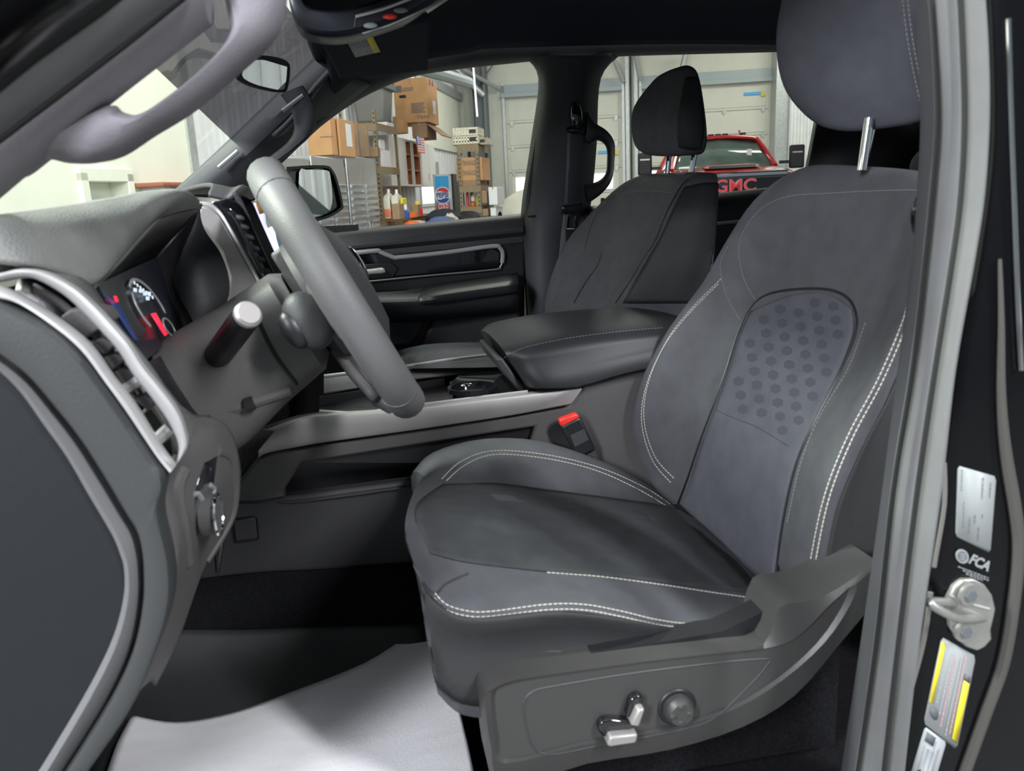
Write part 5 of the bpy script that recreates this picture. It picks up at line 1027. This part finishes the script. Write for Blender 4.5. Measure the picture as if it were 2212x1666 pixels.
seam('stitching', lb_, [[(1086, 775), (1130, 752), (1225, 731), (1330, 717), (1430, 708)]], thread_dim, lid, step=.006, ln=.004, r=.0007)
G().tube(L([(1390, 682, .12), (1425, 684, .12)]), .002, 6).o('chrome_mark', silver, lid)
G().prism(L([(1070, 775), (1085, 772), (1140, 850), (1120, 846), (1080, 800)], -.10), (0, .2, .0)).o('latch', plastic_d, lid, bevel=.004)
# buckle
t = thing('seat_belt_buckle', 'black belt buckle with red release button beside the driver seat', 'buckle')
g = G(); fr_ = L([(1212, 922), (1254, 900), (1288, 972), (1246, 992)], -.150); g.prism(fr_, (0, .02, 0)); bb_ = g.o('buckle_body', plastic_b, t, bevel=.004)
G().prism(L([(1208, 908), (1246, 893), (1254, 902), (1213, 924)], -.149), (0, .016, 0)).o('release_button', red, t, bevel=.003)
G().prism(L([(1232, 942), (1262, 928), (1272, 950), (1242, 966)], -.152), (0, .003, 0)).o('logo_plate', plastic_d, t); G().prism(L([(1258, 985), (1285, 972), (1310, 1040), (1285, 1050)], -.142), (0, .01, 0)).o('stalk', plastic_d, t)
# ---- mats
t = thing('rubber_floor_mat', 'dark rubber mat in the driver footwell under the paper', 'floor mat')
a = [(300, 1360, -.22), (520, 1362, -.22), (720, 1354, -.22), (920, 1350, -.22)]
g = G(); r0 = L(a); r1_ = [PZ(250, 1480, ZF+.03), PZ(450, 1460, ZF+.03), PZ(700, 1430, ZF+.025), PZ(960, 1420, ZF+.02)]; r2_ = [PZ(230, 1580, ZF+.012), PZ(450, 1590, ZF+.012), PZ(700, 1590, ZF+.012), PZ(960, 1580, ZF+.012)]; r3_ = [PZ(150, 1760, ZF+.01), PZ(450, 1760, ZF+.01), PZ(700, 1760, ZF+.01), PZ(1040, 1760, ZF+.01)]
patch(g, [r0, r1_, r2_, r3_], 4, 4).o('mat', matrub, t, solid=.006)
pm = [[(285, 1546), (380, 1561), (500, 1540), (640, 1492), (790, 1432), (900, 1366), (960, 1362)], [(255, 1602), (380, 1610), (500, 1600), (650, 1570), (800, 1530), (930, 1500), (985, 1500)], [(232, 1666), (370, 1670), (500, 1668), (650, 1660), (820, 1640), (950, 1630), (1015, 1630)], [(200, 1760), (350, 1760), (500, 1760), (650, 1760), (850, 1760), (960, 1760), (1040, 1760)]]
g = G(); patch(g, [[PZ(x, y, ZF+.034+.006*math.sin(x*.012+i)) for x, y in r] for i, r in enumerate(pm)], 5, 5); tag(g.o('paper_mat', paperm, solid=.0012), 'white protective paper mat lying in the driver footwell', 'paper mat')
# ================================================================== DRIVER SEAT
t = thing('driver_seat', 'dark grey cloth driver seat with pale double stitching and power controls', 'car seat')
# backrest rows from bottom to top: far rear, far edge, far bolster, insert far, middle, insert near, near bolster, near edge, side, rear
BR = [[(1520, 1130, -.14), (1440, 1095, -.145), (1462, 1095, -.17), (1490, 1110, -.22), (1570, 1195, -.37), (1672, 1285, -.53), (1720, 1262, -.60), (1760, 1245, -.635), (1830, 1225, -.64), (1900, 1205, -.60)],
      [(1480, 1000, -.13), (1400, 1020, -.135), (1432, 1015, -.165), (1480, 1020, -.22), (1580, 1060, -.37), (1690, 1110, -.53), (1735, 1105, -.60), (1782, 1085, -.645), (1850, 1080, -.645), (1925, 1060, -.60)],
      [(1440, 920, -.125), (1369, 930, -.13), (1402, 905, -.165), (1500, 900, -.22), (1610, 925, -.37), (1722, 965, -.53), (1775, 950, -.60), (1835, 930, -.65), (1895, 920, -.65), (1960, 900, -.60)],
      [(1450, 820, -.125), (1388, 832, -.13), (1418, 805, -.165), (1545, 790, -.22), (1660, 795, -.37), (1790, 835, -.53), (1848, 825, -.60), (1900, 800, -.65), (1940, 800, -.65), (1990, 780, -.60)],
      [(1510, 690, -.125), (1448, 720, -.13), (1478, 690, -.165), (1600, 690, -.22), (1720, 690, -.37), (1862, 720, -.53), (1910, 710, -.60), (1955, 690, -.65), (1978, 690, -.65), (2020, 680, -.60)],
      [(1580, 580, -.13), (1524, 610, -.135), (1560, 590, -.165), (1640, 590, -.22), (1765, 590, -.37), (1900, 600, -.52), (1950, 600, -.58), (1985, 590, -.625), (2000, 590, -.63), (2040, 580, -.59)],
      [(1625, 500, -.14), (1568, 535, -.145), (1600, 500, -.175), (1660, 490, -.23), (1790, 485, -.37), (1920, 490, -.50), (1970, 490, -.555), (1998, 490, -.59), (2012, 490, -.60), (2050, 485, -.57)],
      [(1690, 420, -.16), (1630, 440, -.165), (1662, 415, -.19), (1710, 400, -.25), (1820, 392, -.37), (1930, 390, -.48), (1985, 395, -.53), (2005, 410, -.555), (2022, 420, -.56), (2060, 420, -.54)],
      [(1745, 385, -.19), (1700, 385, -.19), (1720, 368, -.21), (1760, 358, -.26), (1850, 360, -.37), (1940, 365, -.47), (1990, 372, -.51), (2015, 385, -.53), (2035, 395, -.53), (2060, 400, -.51)],
      [(1770, 385, -.21), (1752, 375, -.21), (1765, 365, -.23), (1800, 362, -.28), (1865, 364, -.37), (1950, 370, -.45), (1995, 376, -.49), (2015, 388, -.505), (2040, 398, -.505), (2060, 402, -.50)]]
g = G(); rows = []
for r in BR:
    q = L(r); off = V((.075, 0, .01)); q[0] = q[1]+V((.10, -.01, .0)); q[9] = q[8]+V((.075, .03, 0))
    rows.append(q)
patch(g, rows, 4, 4, True); bkb = bvh(g); back = g.o('backrest', fabric2, t)
G().loft([[p for p in (r[0], r[9])]+[r[9]+V((.05, .05, 0)), r[0]+V((.05, -.05, 0))] for r in rows[:9]]).o('backrest_shell', seatback, t, bevel=.02)
# insert panel with honeycomb
ins = [[(1470, 1098), (1490, 1040), (1515, 960), (1545, 880), (1572, 800), (1598, 720), (1622, 672)], [(1560, 1185), (1575, 1090), (1598, 985), (1630, 880), (1662, 790), (1690, 690), (1702, 640)], [(1615, 1235), (1635, 1120), (1665, 1000), (1700, 900), (1735, 800), (1765, 690), (1778, 632)], [(1668, 1282), (1688, 1130), (1718, 1000), (1760, 905), (1808, 810), (1842, 720), (1840, 668)]]
def onrows(b, rr, d): return [[(hit(b, x, y, d) or hit(b, x-8, y-8, d))[0] for x, y in r] for r in rr]
gi_ = onrows(bkb, [[(q.x, q.y) for q in cr([V((a, b, 0)) for a, b in r], 4)] for r in ins], .0025); cols = [cr([r[j] for r in gi_], 5) for j in range(len(gi_[0]))]
g = G(); g.loft(cols, False, False); inb = bvh(g)
g.o('backrest_insert', insert, back, solid=.002)
hx = G()
for j in range(12):
    for i in range(-6, 8):
        x = 1720+i*40-j*15+(20 if j % 2 else 0); y = 646+i*8+j*26+(4 if j % 2 else 0)
        if y > 905+(x-1640)*.5: continue
        if all(hit(inb, x+a_, y+b_, .002, True) for a_, b_ in ((20, 6), (-20, -6), (0, 18), (0, -18))):
            hx.add([hit(inb, x+13*math.cos(math.pi/6+k*math.pi/3), y+11*math.sin(math.pi/6+k*math.pi/3), .0024)[0] for k in range(6)], [tuple(range(6))])
hx.o('honeycomb_pattern', mat('seat_honeycomb', (.050, .051, .062), .95, spec=.15), back, smooth=0)
crease('insert_seam', bkb, [[(1462, 1095), (1485, 1035), (1512, 955), (1542, 875), (1570, 795), (1596, 715), (1620, 668), (1650, 640), (1702, 627), (1780, 625), (1826, 640), (1848, 672), (1848, 722), (1812, 812), (1764, 905), (1722, 1000), (1692, 1130), (1672, 1285)]], .0022, plastic_b, back)
crease('insert_fold', inb, [[(1545, 885), (1590, 905), (1640, 925), (1705, 965)]], .0012, plastic_b, back)
seam('stitching', bkb, [[(1556, 604), (1500, 660), (1444, 730), (1402, 822), (1391, 905), (1414, 985), (1456, 1034)], [(1550, 615), (1494, 672), (1438, 742), (1397, 830), (1386, 912), (1409, 994), (1450, 1044)],
    [(1975, 622), (1962, 690), (1908, 820), (1840, 950), (1790, 1080), (1758, 1232)], [(1964, 622), (1951, 690), (1897, 818), (1829, 947), (1779, 1078), (1747, 1230)]], thread, back, step=.0058, ln=.0044, r=.0010)
seam('dim_stitching', bkb, [[(1598, 690), (1570, 640), (1556, 575), (1570, 535)], [(1632, 650), (1606, 600), (1596, 545), (1606, 500), (1640, 455), (1700, 425), (1800, 417), (1900, 412), (1985, 411), (2000, 422)], [(1868, 700), (1830, 800), (1770, 900), (1730, 1000), (1700, 1130)]], thread_dim, back, step=.0055, ln=.004, r=.0008)
sp_ = surfpatch(bkb, [[(1990, 640), (1968, 740), (1918, 860), (1862, 970), (1812, 1090), (1782, 1228)], [(2005, 640), (1990, 740), (1955, 860), (1910, 970), (1870, 1080), (1840, 1215)], [(2020, 640), (2006, 740), (1978, 860), (1945, 970), (1918, 1060), (1890, 1200)]], .0015)
sp_.o('side_panel', seatback, back, solid=.002)
# headrest
hr = [[(1690, -70, -.30), (1800, -100, -.38), (1940, -95, -.46), (1985, -70, -.50), (2010, -60, -.50), (2020, -70, -.47)],
      [(1685, 20, -.285), (1800, -20, -.38), (1945, -10, -.475), (1992, 20, -.515), (2030, 30, -.51), (2060, 0, -.48)],
      [(1678, 105, -.28), (1800, 90, -.38), (1952, 95, -.48), (1998, 110, -.52), (2035, 110, -.515), (2065, 100, -.48)],
      [(1692, 185, -.285), (1800, 180, -.38), (1962, 180, -.475), (2002, 185, -.51), (2038, 180, -.505), (2065, 180, -.47)],
      [(1730, 240, -.30), (1815, 245, -.38), (1965, 235, -.465), (2004, 232, -.495), (2040, 225, -.49), (2062, 225, -.46)],
      [(1775, 272, -.32), (1835, 282, -.38), (1960, 268, -.45), (2000, 255, -.475), (2030, 248, -.47), (2050, 248, -.45)],
      [(1830, 276, -.35), (1860, 280, -.38), (1940, 270, -.42), (1980, 262, -.44), (2005, 256, -.44), (2020, 256, -.43)]]
g = G(); rr = []
for r in hr:
    q = L(r); q.append(q[0]+V((.055, .01, .005))); rr.append(q)
rr[0] = [p+V((.02, 0, 0)) for p in rr[0]]; rr.insert(0, [p.lerp(sum(rr[0], V())/7, .6)+V((0, 0, .012)) for p in rr[0]])
patch(g, rr, 5, 4, True); hb_ = bvh(g); hd = g.o('headrest', insert, t)
seam('stitching', hb_, [[(1950, 2), (1958, 70), (1972, 150), (1990, 230)], [(1961, 2), (1969, 70), (1983, 150), (1998, 215)]], thread_dim, hd, step=.0058, ln=.0044, r=.0009)
c = P(1862, 368, -.42); g = G().tube([c, P(1878, 255, -.42)], .0065, 12); g.o('headrest_post', chrome, t); c = P(1862, 368, -.30); G().tube([c, c+V((.02, 0, .10))], .0065, 12).o('headrest_post', chrome, t)
# belt anchor on shoulder
G().ell(P(1993, 470, -.66), (.012, 0, .004), (0, .012, 0), (-.004, 0, .026), 12, 8).o('belt_guide', gloss, t)
# cushion: rows from front to rear, points from far side over the top to the near side and down
CU = [[(905, 1180, -.14), (888, 1030, -.145), (915, 1030, -.20), (900, 1050, -.30), (885, 1085, -.42), (875, 1130, -.55), (880, 1180, -.615), (905, 1240, -.645), (915, 1330, -.65), (945, 1490, -.63)],
      [(930, 1180, -.135), (930, 990, -.14), (960, 1000, -.19), (955, 1045, -.28), (950, 1080, -.40), (955, 1140, -.53), (960, 1225, -.60), (945, 1300, -.65), (960, 1380, -.65), (1000, 1535, -.625)],
      [(1050, 1180, -.13), (1030, 963, -.135), (1080, 980, -.185), (1040, 1040, -.27), (1080, 1080, -.39), (1110, 1150, -.51), (1090, 1232, -.59), (1080, 1326, -.655), (1080, 1390, -.65), (1100, 1540, -.625)],
      [(1160, 1180, -.13), (1150, 965, -.135), (1200, 985, -.185), (1165, 1055, -.26), (1210, 1095, -.38), (1240, 1165, -.50), (1225, 1240, -.58), (1230, 1305, -.655), (1230, 1370, -.65), (1240, 1530, -.625)],
      [(1270, 1180, -.13), (1265, 998, -.135), (1320, 1020, -.185), (1290, 1070, -.26), (1330, 1110, -.37), (1370, 1180, -.49), (1370, 1252, -.575), (1360, 1326, -.65), (1360, 1385, -.65), (1370, 1500, -.625)],
      [(1390, 1200, -.13), (1370, 1045, -.14), (1410, 1060, -.185), (1400, 1085, -.26), (1440, 1130, -.37), (1500, 1200, -.48), (1510, 1272, -.565), (1490, 1348, -.635), (1480, 1392, -.64), (1480, 1480, -.62)],
      [(1480, 1200, -.14), (1455, 1098, -.145), (1470, 1105, -.19), (1490, 1115, -.26), (1550, 1170, -.37), (1630, 1245, -.47), (1640, 1292, -.555), (1610, 1340, -.62), (1600, 1365, -.63), (1600, 1450, -.63)],
      [(1530, 1240, -.15), (1500, 1140, -.16), (1515, 1140, -.20), (1540, 1150, -.26), (1600, 1200, -.37), (1690, 1270, -.46), (1700, 1300, -.54), (1680, 1320, -.59), (1670, 1340, -.60), (1670, 1420, -.60)]]
rows = [L(r) for r in CU]
f0 = [p+V((.012, 0, -.09)) for p in rows[0]]; f0[5:] = [p+V((.015, .01, -.02)) for p in rows[0][5:]]
g = G(); rr = [r+[r[-1].lerp(V((r[-1].x, -.14, r[-1].z)), .98)] for r in rows]
patch(g, rr, 4, 4, True); cub = bvh(g); cu_ = g.o('seat_cushion', fabric2, t)
ci_ = [[(955, 1048), (1060, 1045), (1170, 1058), (1300, 1074), (1400, 1088), (1465, 1100)], [(905, 1085), (1010, 1090), (1130, 1100), (1260, 1120), (1400, 1145), (1530, 1165)], [(900, 1130), (1010, 1150), (1140, 1165), (1280, 1185), (1430, 1205), (1590, 1215)], [(930, 1195), (1010, 1215), (1180, 1235), (1320, 1246), (1470, 1264), (1650, 1284)]]
gi_ = onrows(cub, [[(q.x, q.y) for q in cr([V((a, b, 0)) for a, b in r], 4)] for r in ci_], .002); cols = [cr([r[j] for r in gi_], 5) for j in range(len(gi_[0]))]
g = G(); g.loft(cols, False, False); cib = bvh(g); g.o('cushion_insert', fabric, cu_, solid=.002)
crease('cushion_seam', cub, [[(955, 1046), (1060, 1044), (1170, 1056), (1300, 1073), (1400, 1087), (1462, 1099)]], .0014, plastic_b, cu_)
crease('cushion_tuft', cib, [[(1108, 1062), (1135, 1100), (1150, 1150), (1180, 1215)], [(1225, 1078), (1260, 1130), (1310, 1180)]], .0011, plastic_b, cu_)
surfpatch(cub, [[(868, 1152), (902, 1242), (942, 1297), (1010, 1334), (1180, 1321), (1340, 1335), (1490, 1360), (1610, 1347)], [(885, 1260), (905, 1330), (940, 1385), (1010, 1420), (1180, 1400), (1340, 1395), (1490, 1388), (1610, 1368)], [(925, 1420), (938, 1465), (955, 1492), (1020, 1525), (1180, 1515), (1340, 1495), (1480, 1462), (1600, 1420)]], .0015, 4, 4).o('cushion_side', seatback, cu_, solid=.002)
seam('stitching', cub, [[(955, 1034), (990, 1001), (1040, 979), (1100, 974), (1200, 986), (1300, 1012), (1390, 1052), (1452, 1092)], [(965, 1038), (1000, 1008), (1045, 987), (1100, 982), (1200, 994), (1295, 1019), (1380, 1058), (1440, 1094)],
    [(940, 1282), (965, 1306), (1010, 1320), (1060, 1321), (1180, 1306), (1260, 1306), (1340, 1320), (1420, 1339), (1500, 1348), (1600, 1343)], [(940, 1294), (965, 1318), (1010, 1331), (1060, 1332), (1180, 1318), (1260, 1318), (1340, 1332), (1420, 1350), (1490, 1356), (1560, 1354)],
    [(1185, 1237), (1300, 1246), (1430, 1263), (1540, 1280), (1640, 1294)]], thread, cu_, step=.0058, ln=.0044, r=.0010)
crease('piping', cub, [[(866, 1140), (885, 1200), (915, 1258), (940, 1282), (962, 1262), (1010, 1240)]], .0016, fabric, cu_)
# side shield with controls
SH = [(1038, 1502), (1058, 1474), (1110, 1456), (1205, 1442), (1400, 1416), (1560, 1397), (1645, 1380), (1680, 1300), (1740, 1286), (1800, 1262), (1890, 1210), (1880, 1290), (1810, 1380), (1715, 1490), (1600, 1560), (1440, 1610), (1260, 1640), (1080, 1690), (1050, 1600)]
b0 = L(SH, -.69); ce = P(1400, 1500, -.69)
g = G(); g.loft([[p+V((0, .06, 0)) for p in cr(b0, 3, True)], cr(b0, 3, True), [p.lerp(ce, .02)+V((0, -.010, 0)) for p in cr(b0, 3, True)]], False); k = len(b0)*3
I1 = L([(1060, 1510), (1078, 1486), (1120, 1472), (1210, 1457), (1400, 1430), (1560, 1412), (1650, 1402), (1710, 1384), (1750, 1352), (1800, 1300), (1850, 1262), (1835, 1310), (1780, 1390), (1690, 1470), (1580, 1535), (1430, 1580), (1250, 1612), (1090, 1650), (1070, 1600)], -.706)
I2 = [p.lerp(P(1400, 1510, -.706), .03)+V((0, .004, 0)) for p in cr(I1, 3, True)]
g.loft([[p.lerp(ce, .02)+V((0, -.010, 0)) for p in cr(b0, 3, True)], cr(I1, 3, True), I2], False); g.add(I2, [tuple(range(k))]); shb = bvh(g); sd = g.o('side_shield', plastic_s, t)
G().prism(L([(1070, 1480), (1045, 1490), (1070, 1455), (1105, 1440), (1200, 1424), (1400, 1392), (1560, 1365), (1640, 1326), (1700, 1290), (1700, 1400), (1560, 1430), (1300, 1460)], -.672), (0, .03, 0)).o('shield_recess', plastic_b, t)
g = G(); q = cr([V((a, b, 0)) for a, b in [(1132, 1520), (1150, 1495), (1200, 1482), (1400, 1450), (1640, 1424), (1655, 1440), (1600, 1500), (1545, 1550), (1480, 1575), (1300, 1610), (1190, 1630), (1150, 1610), (1135, 1560)]], 4, True)
v = [h_[0] for h_ in (hit(shb, p.x, p.y, .0) for p in q) if h_]; g.tube(v+[v[0]], .0012, 5); g.o('panel_line', plastic_d, sd)
def sw(name, l, d, m, par): v = [hit(shb, x, y, 0)[0] for x, y in l]; return G().prism([p+V((0, .002, 0)) for p in v], (0, -d, 0)).o(name, m, par, bevel=.0025)
s1 = sw('recline_switch', [(1346, 1538), (1356, 1500), (1372, 1490), (1384, 1496), (1382, 1512), (1368, 1544)], .012, gloss, sd); sw('switch_cap', [(1350, 1545), (1366, 1510), (1381, 1508), (1368, 1548)], .022, silver2, s1)
s2 = sw('slide_switch', [(1286, 1566), (1292, 1548), (1310, 1543), (1362, 1546), (1366, 1562), (1298, 1582)], .012, gloss, sd); sw('switch_cap', [(1300, 1588), (1306, 1568), (1366, 1562), (1362, 1582), (1308, 1590)], .022, silver2, s2)
c = hit(shb, 1462, 1527, 0)[0]; G().disc(c+V((0, .003, 0)), (.0225, 0, 0), (0, 0, .0225), (0, -.005, 0), 32).o('knob_recess', plastic_b, sd, bevel=.002); kb = G().tube([c, c+V((0, -.010, 0)), c+V((0, -.016, 0))], [.0175, .017, .013], 28).o('lumbar_knob', plastic_s, sd)
for a in (0, 1, 2, 3): an = a*math.pi/2; G().ell(c+V((.0095*math.cos(an), -.016, .0095*math.sin(an))), (.004, 0, 0), (0, .0012, 0), (0, 0, .004), 10, 6).o('knob_dimple', plastic_d, kb)
G().box((.33, -.40, .87), (.22, 0, 0), (0, .22, 0), (0, 0, .085)).o('seat_base', carpet, t)
sw('scuff_mark', [(1128, 1408), (1130, 1406), (1214, 1408), (1214, 1411)], .0004, plastic, sd) if hit(shb, 1128, 1408) and hit(shb, 1214, 1411) else None
# ================================================================== PASSENGER SEAT
t = thing('passenger_seat', 'dark cloth passenger seat beyond the centre console', 'car seat')
# rows bottom to top: far rear, far edge, far bolster, insert far, mid, insert near, near bolster, near side front, near side rear
PR = [[(1160, 720, .62), (1178, 720, .60), (1225, 720, .52), (1280, 720, .38), (1330, 725, .26), (1345, 725, .19), (1372, 720, .14), (1560, 720, .12)],
      [(1150, 690, .63), (1173, 680, .61), (1225, 670, .53), (1290, 660, .38), (1322, 660, .26), (1338, 650, .18), (1372, 640, .13), (1565, 650, .11)],
      [(1160, 610, .64), (1190, 600, .62), (1245, 590, .53), (1320, 585, .38), (1360, 590, .26), (1380, 570, .18), (1412, 552, .13), (1565, 560, .11)],
      [(1195, 530, .64), (1222, 525, .62), (1275, 520, .53), (1350, 515, .38), (1395, 520, .26), (1415, 500, .18), (1440, 470, .13), (1567, 480, .11)],
      [(1250, 470, .62), (1275, 462, .60), (1315, 458, .52), (1385, 460, .38), (1430, 465, .26), (1448, 445, .19), (1468, 420, .145), (1569, 430, .12)],
      [(1315, 412, .58), (1338, 402, .57), (1372, 400, .50), (1420, 402, .38), (1452, 412, .27), (1470, 395, .21), (1490, 385, .165), (1568, 388, .14)],
      [(1360, 385, .54), (1385, 379, .53), (1405, 380, .47), (1440, 383, .38), (1480, 385, .28), (1495, 378, .23), (1510, 374, .19), (1555, 374, .17)]]
rows = []
for r in PR:
    q = L(r); q[0] = q[1]+V((.09, 0, .0)); q[-1] = q[-2]+V(((q[-1]-q[-2]).x*.9, .0, (q[-1]-q[-2]).z)); rows.append(q)
rows.append([p.lerp(sum(rows[-1], V())/8, .35)+V((0, 0, .004)) for p in rows[-1]])
g = G(); patch(g, rows, 4, 4, True); pbk = bvh(g); bk_ = g.o('backrest', fabric2, t)
seam('stitching', pbk, [[(1182, 668), (1200, 610), (1232, 560), (1262, 535)], [(1188, 668), (1206, 612), (1238, 562), (1266, 540)]], thread_dim, bk_, step=.007, ln=.005, r=.0008)
ps = surfpatch(pbk, [[(1345, 655), (1378, 595), (1404, 550), (1428, 508), (1452, 455), (1478, 404)], [(1440, 655), (1465, 595), (1485, 550), (1500, 500), (1515, 450), (1525, 395)], [(1558, 655), (1562, 590), (1564, 540), (1565, 490), (1562, 440), (1556, 396)]], .003)
ps.o('side_panel', seatback, bk_, solid=.002)
seam('top_stitching', pbk, [[(1330, 425), (1350, 418), (1400, 412), (1448, 417)]], thread_dim, bk_, step=.007, ln=.005, r=.0008)
crease('side_seam', pbk, [[(1330, 655), (1360, 610), (1390, 560), (1415, 520), (1440, 460), (1470, 405), (1488, 388)], [(1362, 655), (1400, 600), (1440, 555), (1500, 520)], [(1262, 540), (1280, 480), (1305, 440), (1330, 422)], [(1240, 655), (1265, 610), (1290, 575), (1300, 545)]], .0016, plastic_b, bk_)
hr = [[(1440, 156, .44), (1462, 146, .39), (1485, 142, .33), (1502, 150, .30), (1498, 150, .34)], [(1408, 178, .465), (1440, 164, .39), (1485, 160, .30), (1511, 172, .27), (1500, 165, .30)],
      [(1370, 230, .48), (1420, 225, .39), (1470, 220, .28), (1518, 230, .26), (1510, 225, .30)], [(1364, 275, .48), (1410, 275, .39), (1460, 270, .28), (1522, 285, .26), (1515, 280, .30)],
      [(1372, 315, .47), (1410, 318, .39), (1462, 312, .285), (1520, 318, .265), (1515, 315, .30)], [(1392, 332, .45), (1420, 336, .39), (1465, 335, .30), (1512, 332, .28), (1505, 330, .31)], [(1415, 335, .42), (1435, 337, .38), (1470, 337, .32), (1495, 334, .30), (1490, 333, .32)]]
g = G(); rr = []
for r in hr:
    q = L(r); q[4] = q[3]+V((.01, .05, 0)); q.append(q[0]+V((.05, -.02, 0))); rr.append(q)
rr.insert(0, [p.lerp(sum(rr[0], V())/6, .5)+V((.004, 0, .002)) for p in rr[0]]); patch(g, rr, 4, 4, True); phb = bvh(g); hd = g.o('headrest', insert, t)
hs = surfpatch(phb, [[(1480, 168), (1467, 220), (1463, 270), (1466, 318)], [(1497, 166), (1494, 222), (1493, 275), (1493, 324)], [(1510, 172), (1517, 230), (1520, 284), (1514, 322)]], .0015)
hs.o('headrest_side', seatback, hd, solid=.002)
seam('stitching', phb, [[(1486, 165), (1470, 200), (1460, 250), (1458, 300), (1468, 330)], [(1490, 168), (1474, 202), (1464, 250), (1462, 300), (1472, 330)]], thread_dim, hd, step=.007, ln=.005, r=.0007)
for a, b, Y in (((1440, 392), (1446, 330), .44), ((1492, 378), (1502, 325), .31)): G().tube([P(*a, Y), P(*b, Y)], .0062, 10).o('headrest_post', chrome, t)
PC = [[(790, 800, .62), (830, 770, .60), (880, 764, .52), (900, 770, .40), (900, 780, .2), (880, 800, .15)], [(850, 800, .63), (900, 748, .61), (960, 752, .52), (980, 766, .40), (990, 775, .2), (970, 800, .14)], [(980, 800, .63), (1030, 742, .61), (1080, 750, .52), (1090, 760, .40), (1100, 765, .2), (1080, 800, .14)], [(1130, 800, .63), (1180, 745, .61), (1220, 740, .52), (1240, 745, .40), (1240, 750, .2), (1220, 800, .14)]]
g = G(); patch(g, [L(r) for r in PC], 4, 4, True); pcb = bvh(g); cu_ = g.o('seat_cushion', fabric2, t)
seam('stitching', pcb, [[(898, 780), (912, 766), (940, 757), (970, 755)], [(905, 780), (919, 768), (944, 760), (970, 759)]], thread_dim, cu_, step=.007, ln=.005, r=.0008)
finalize()
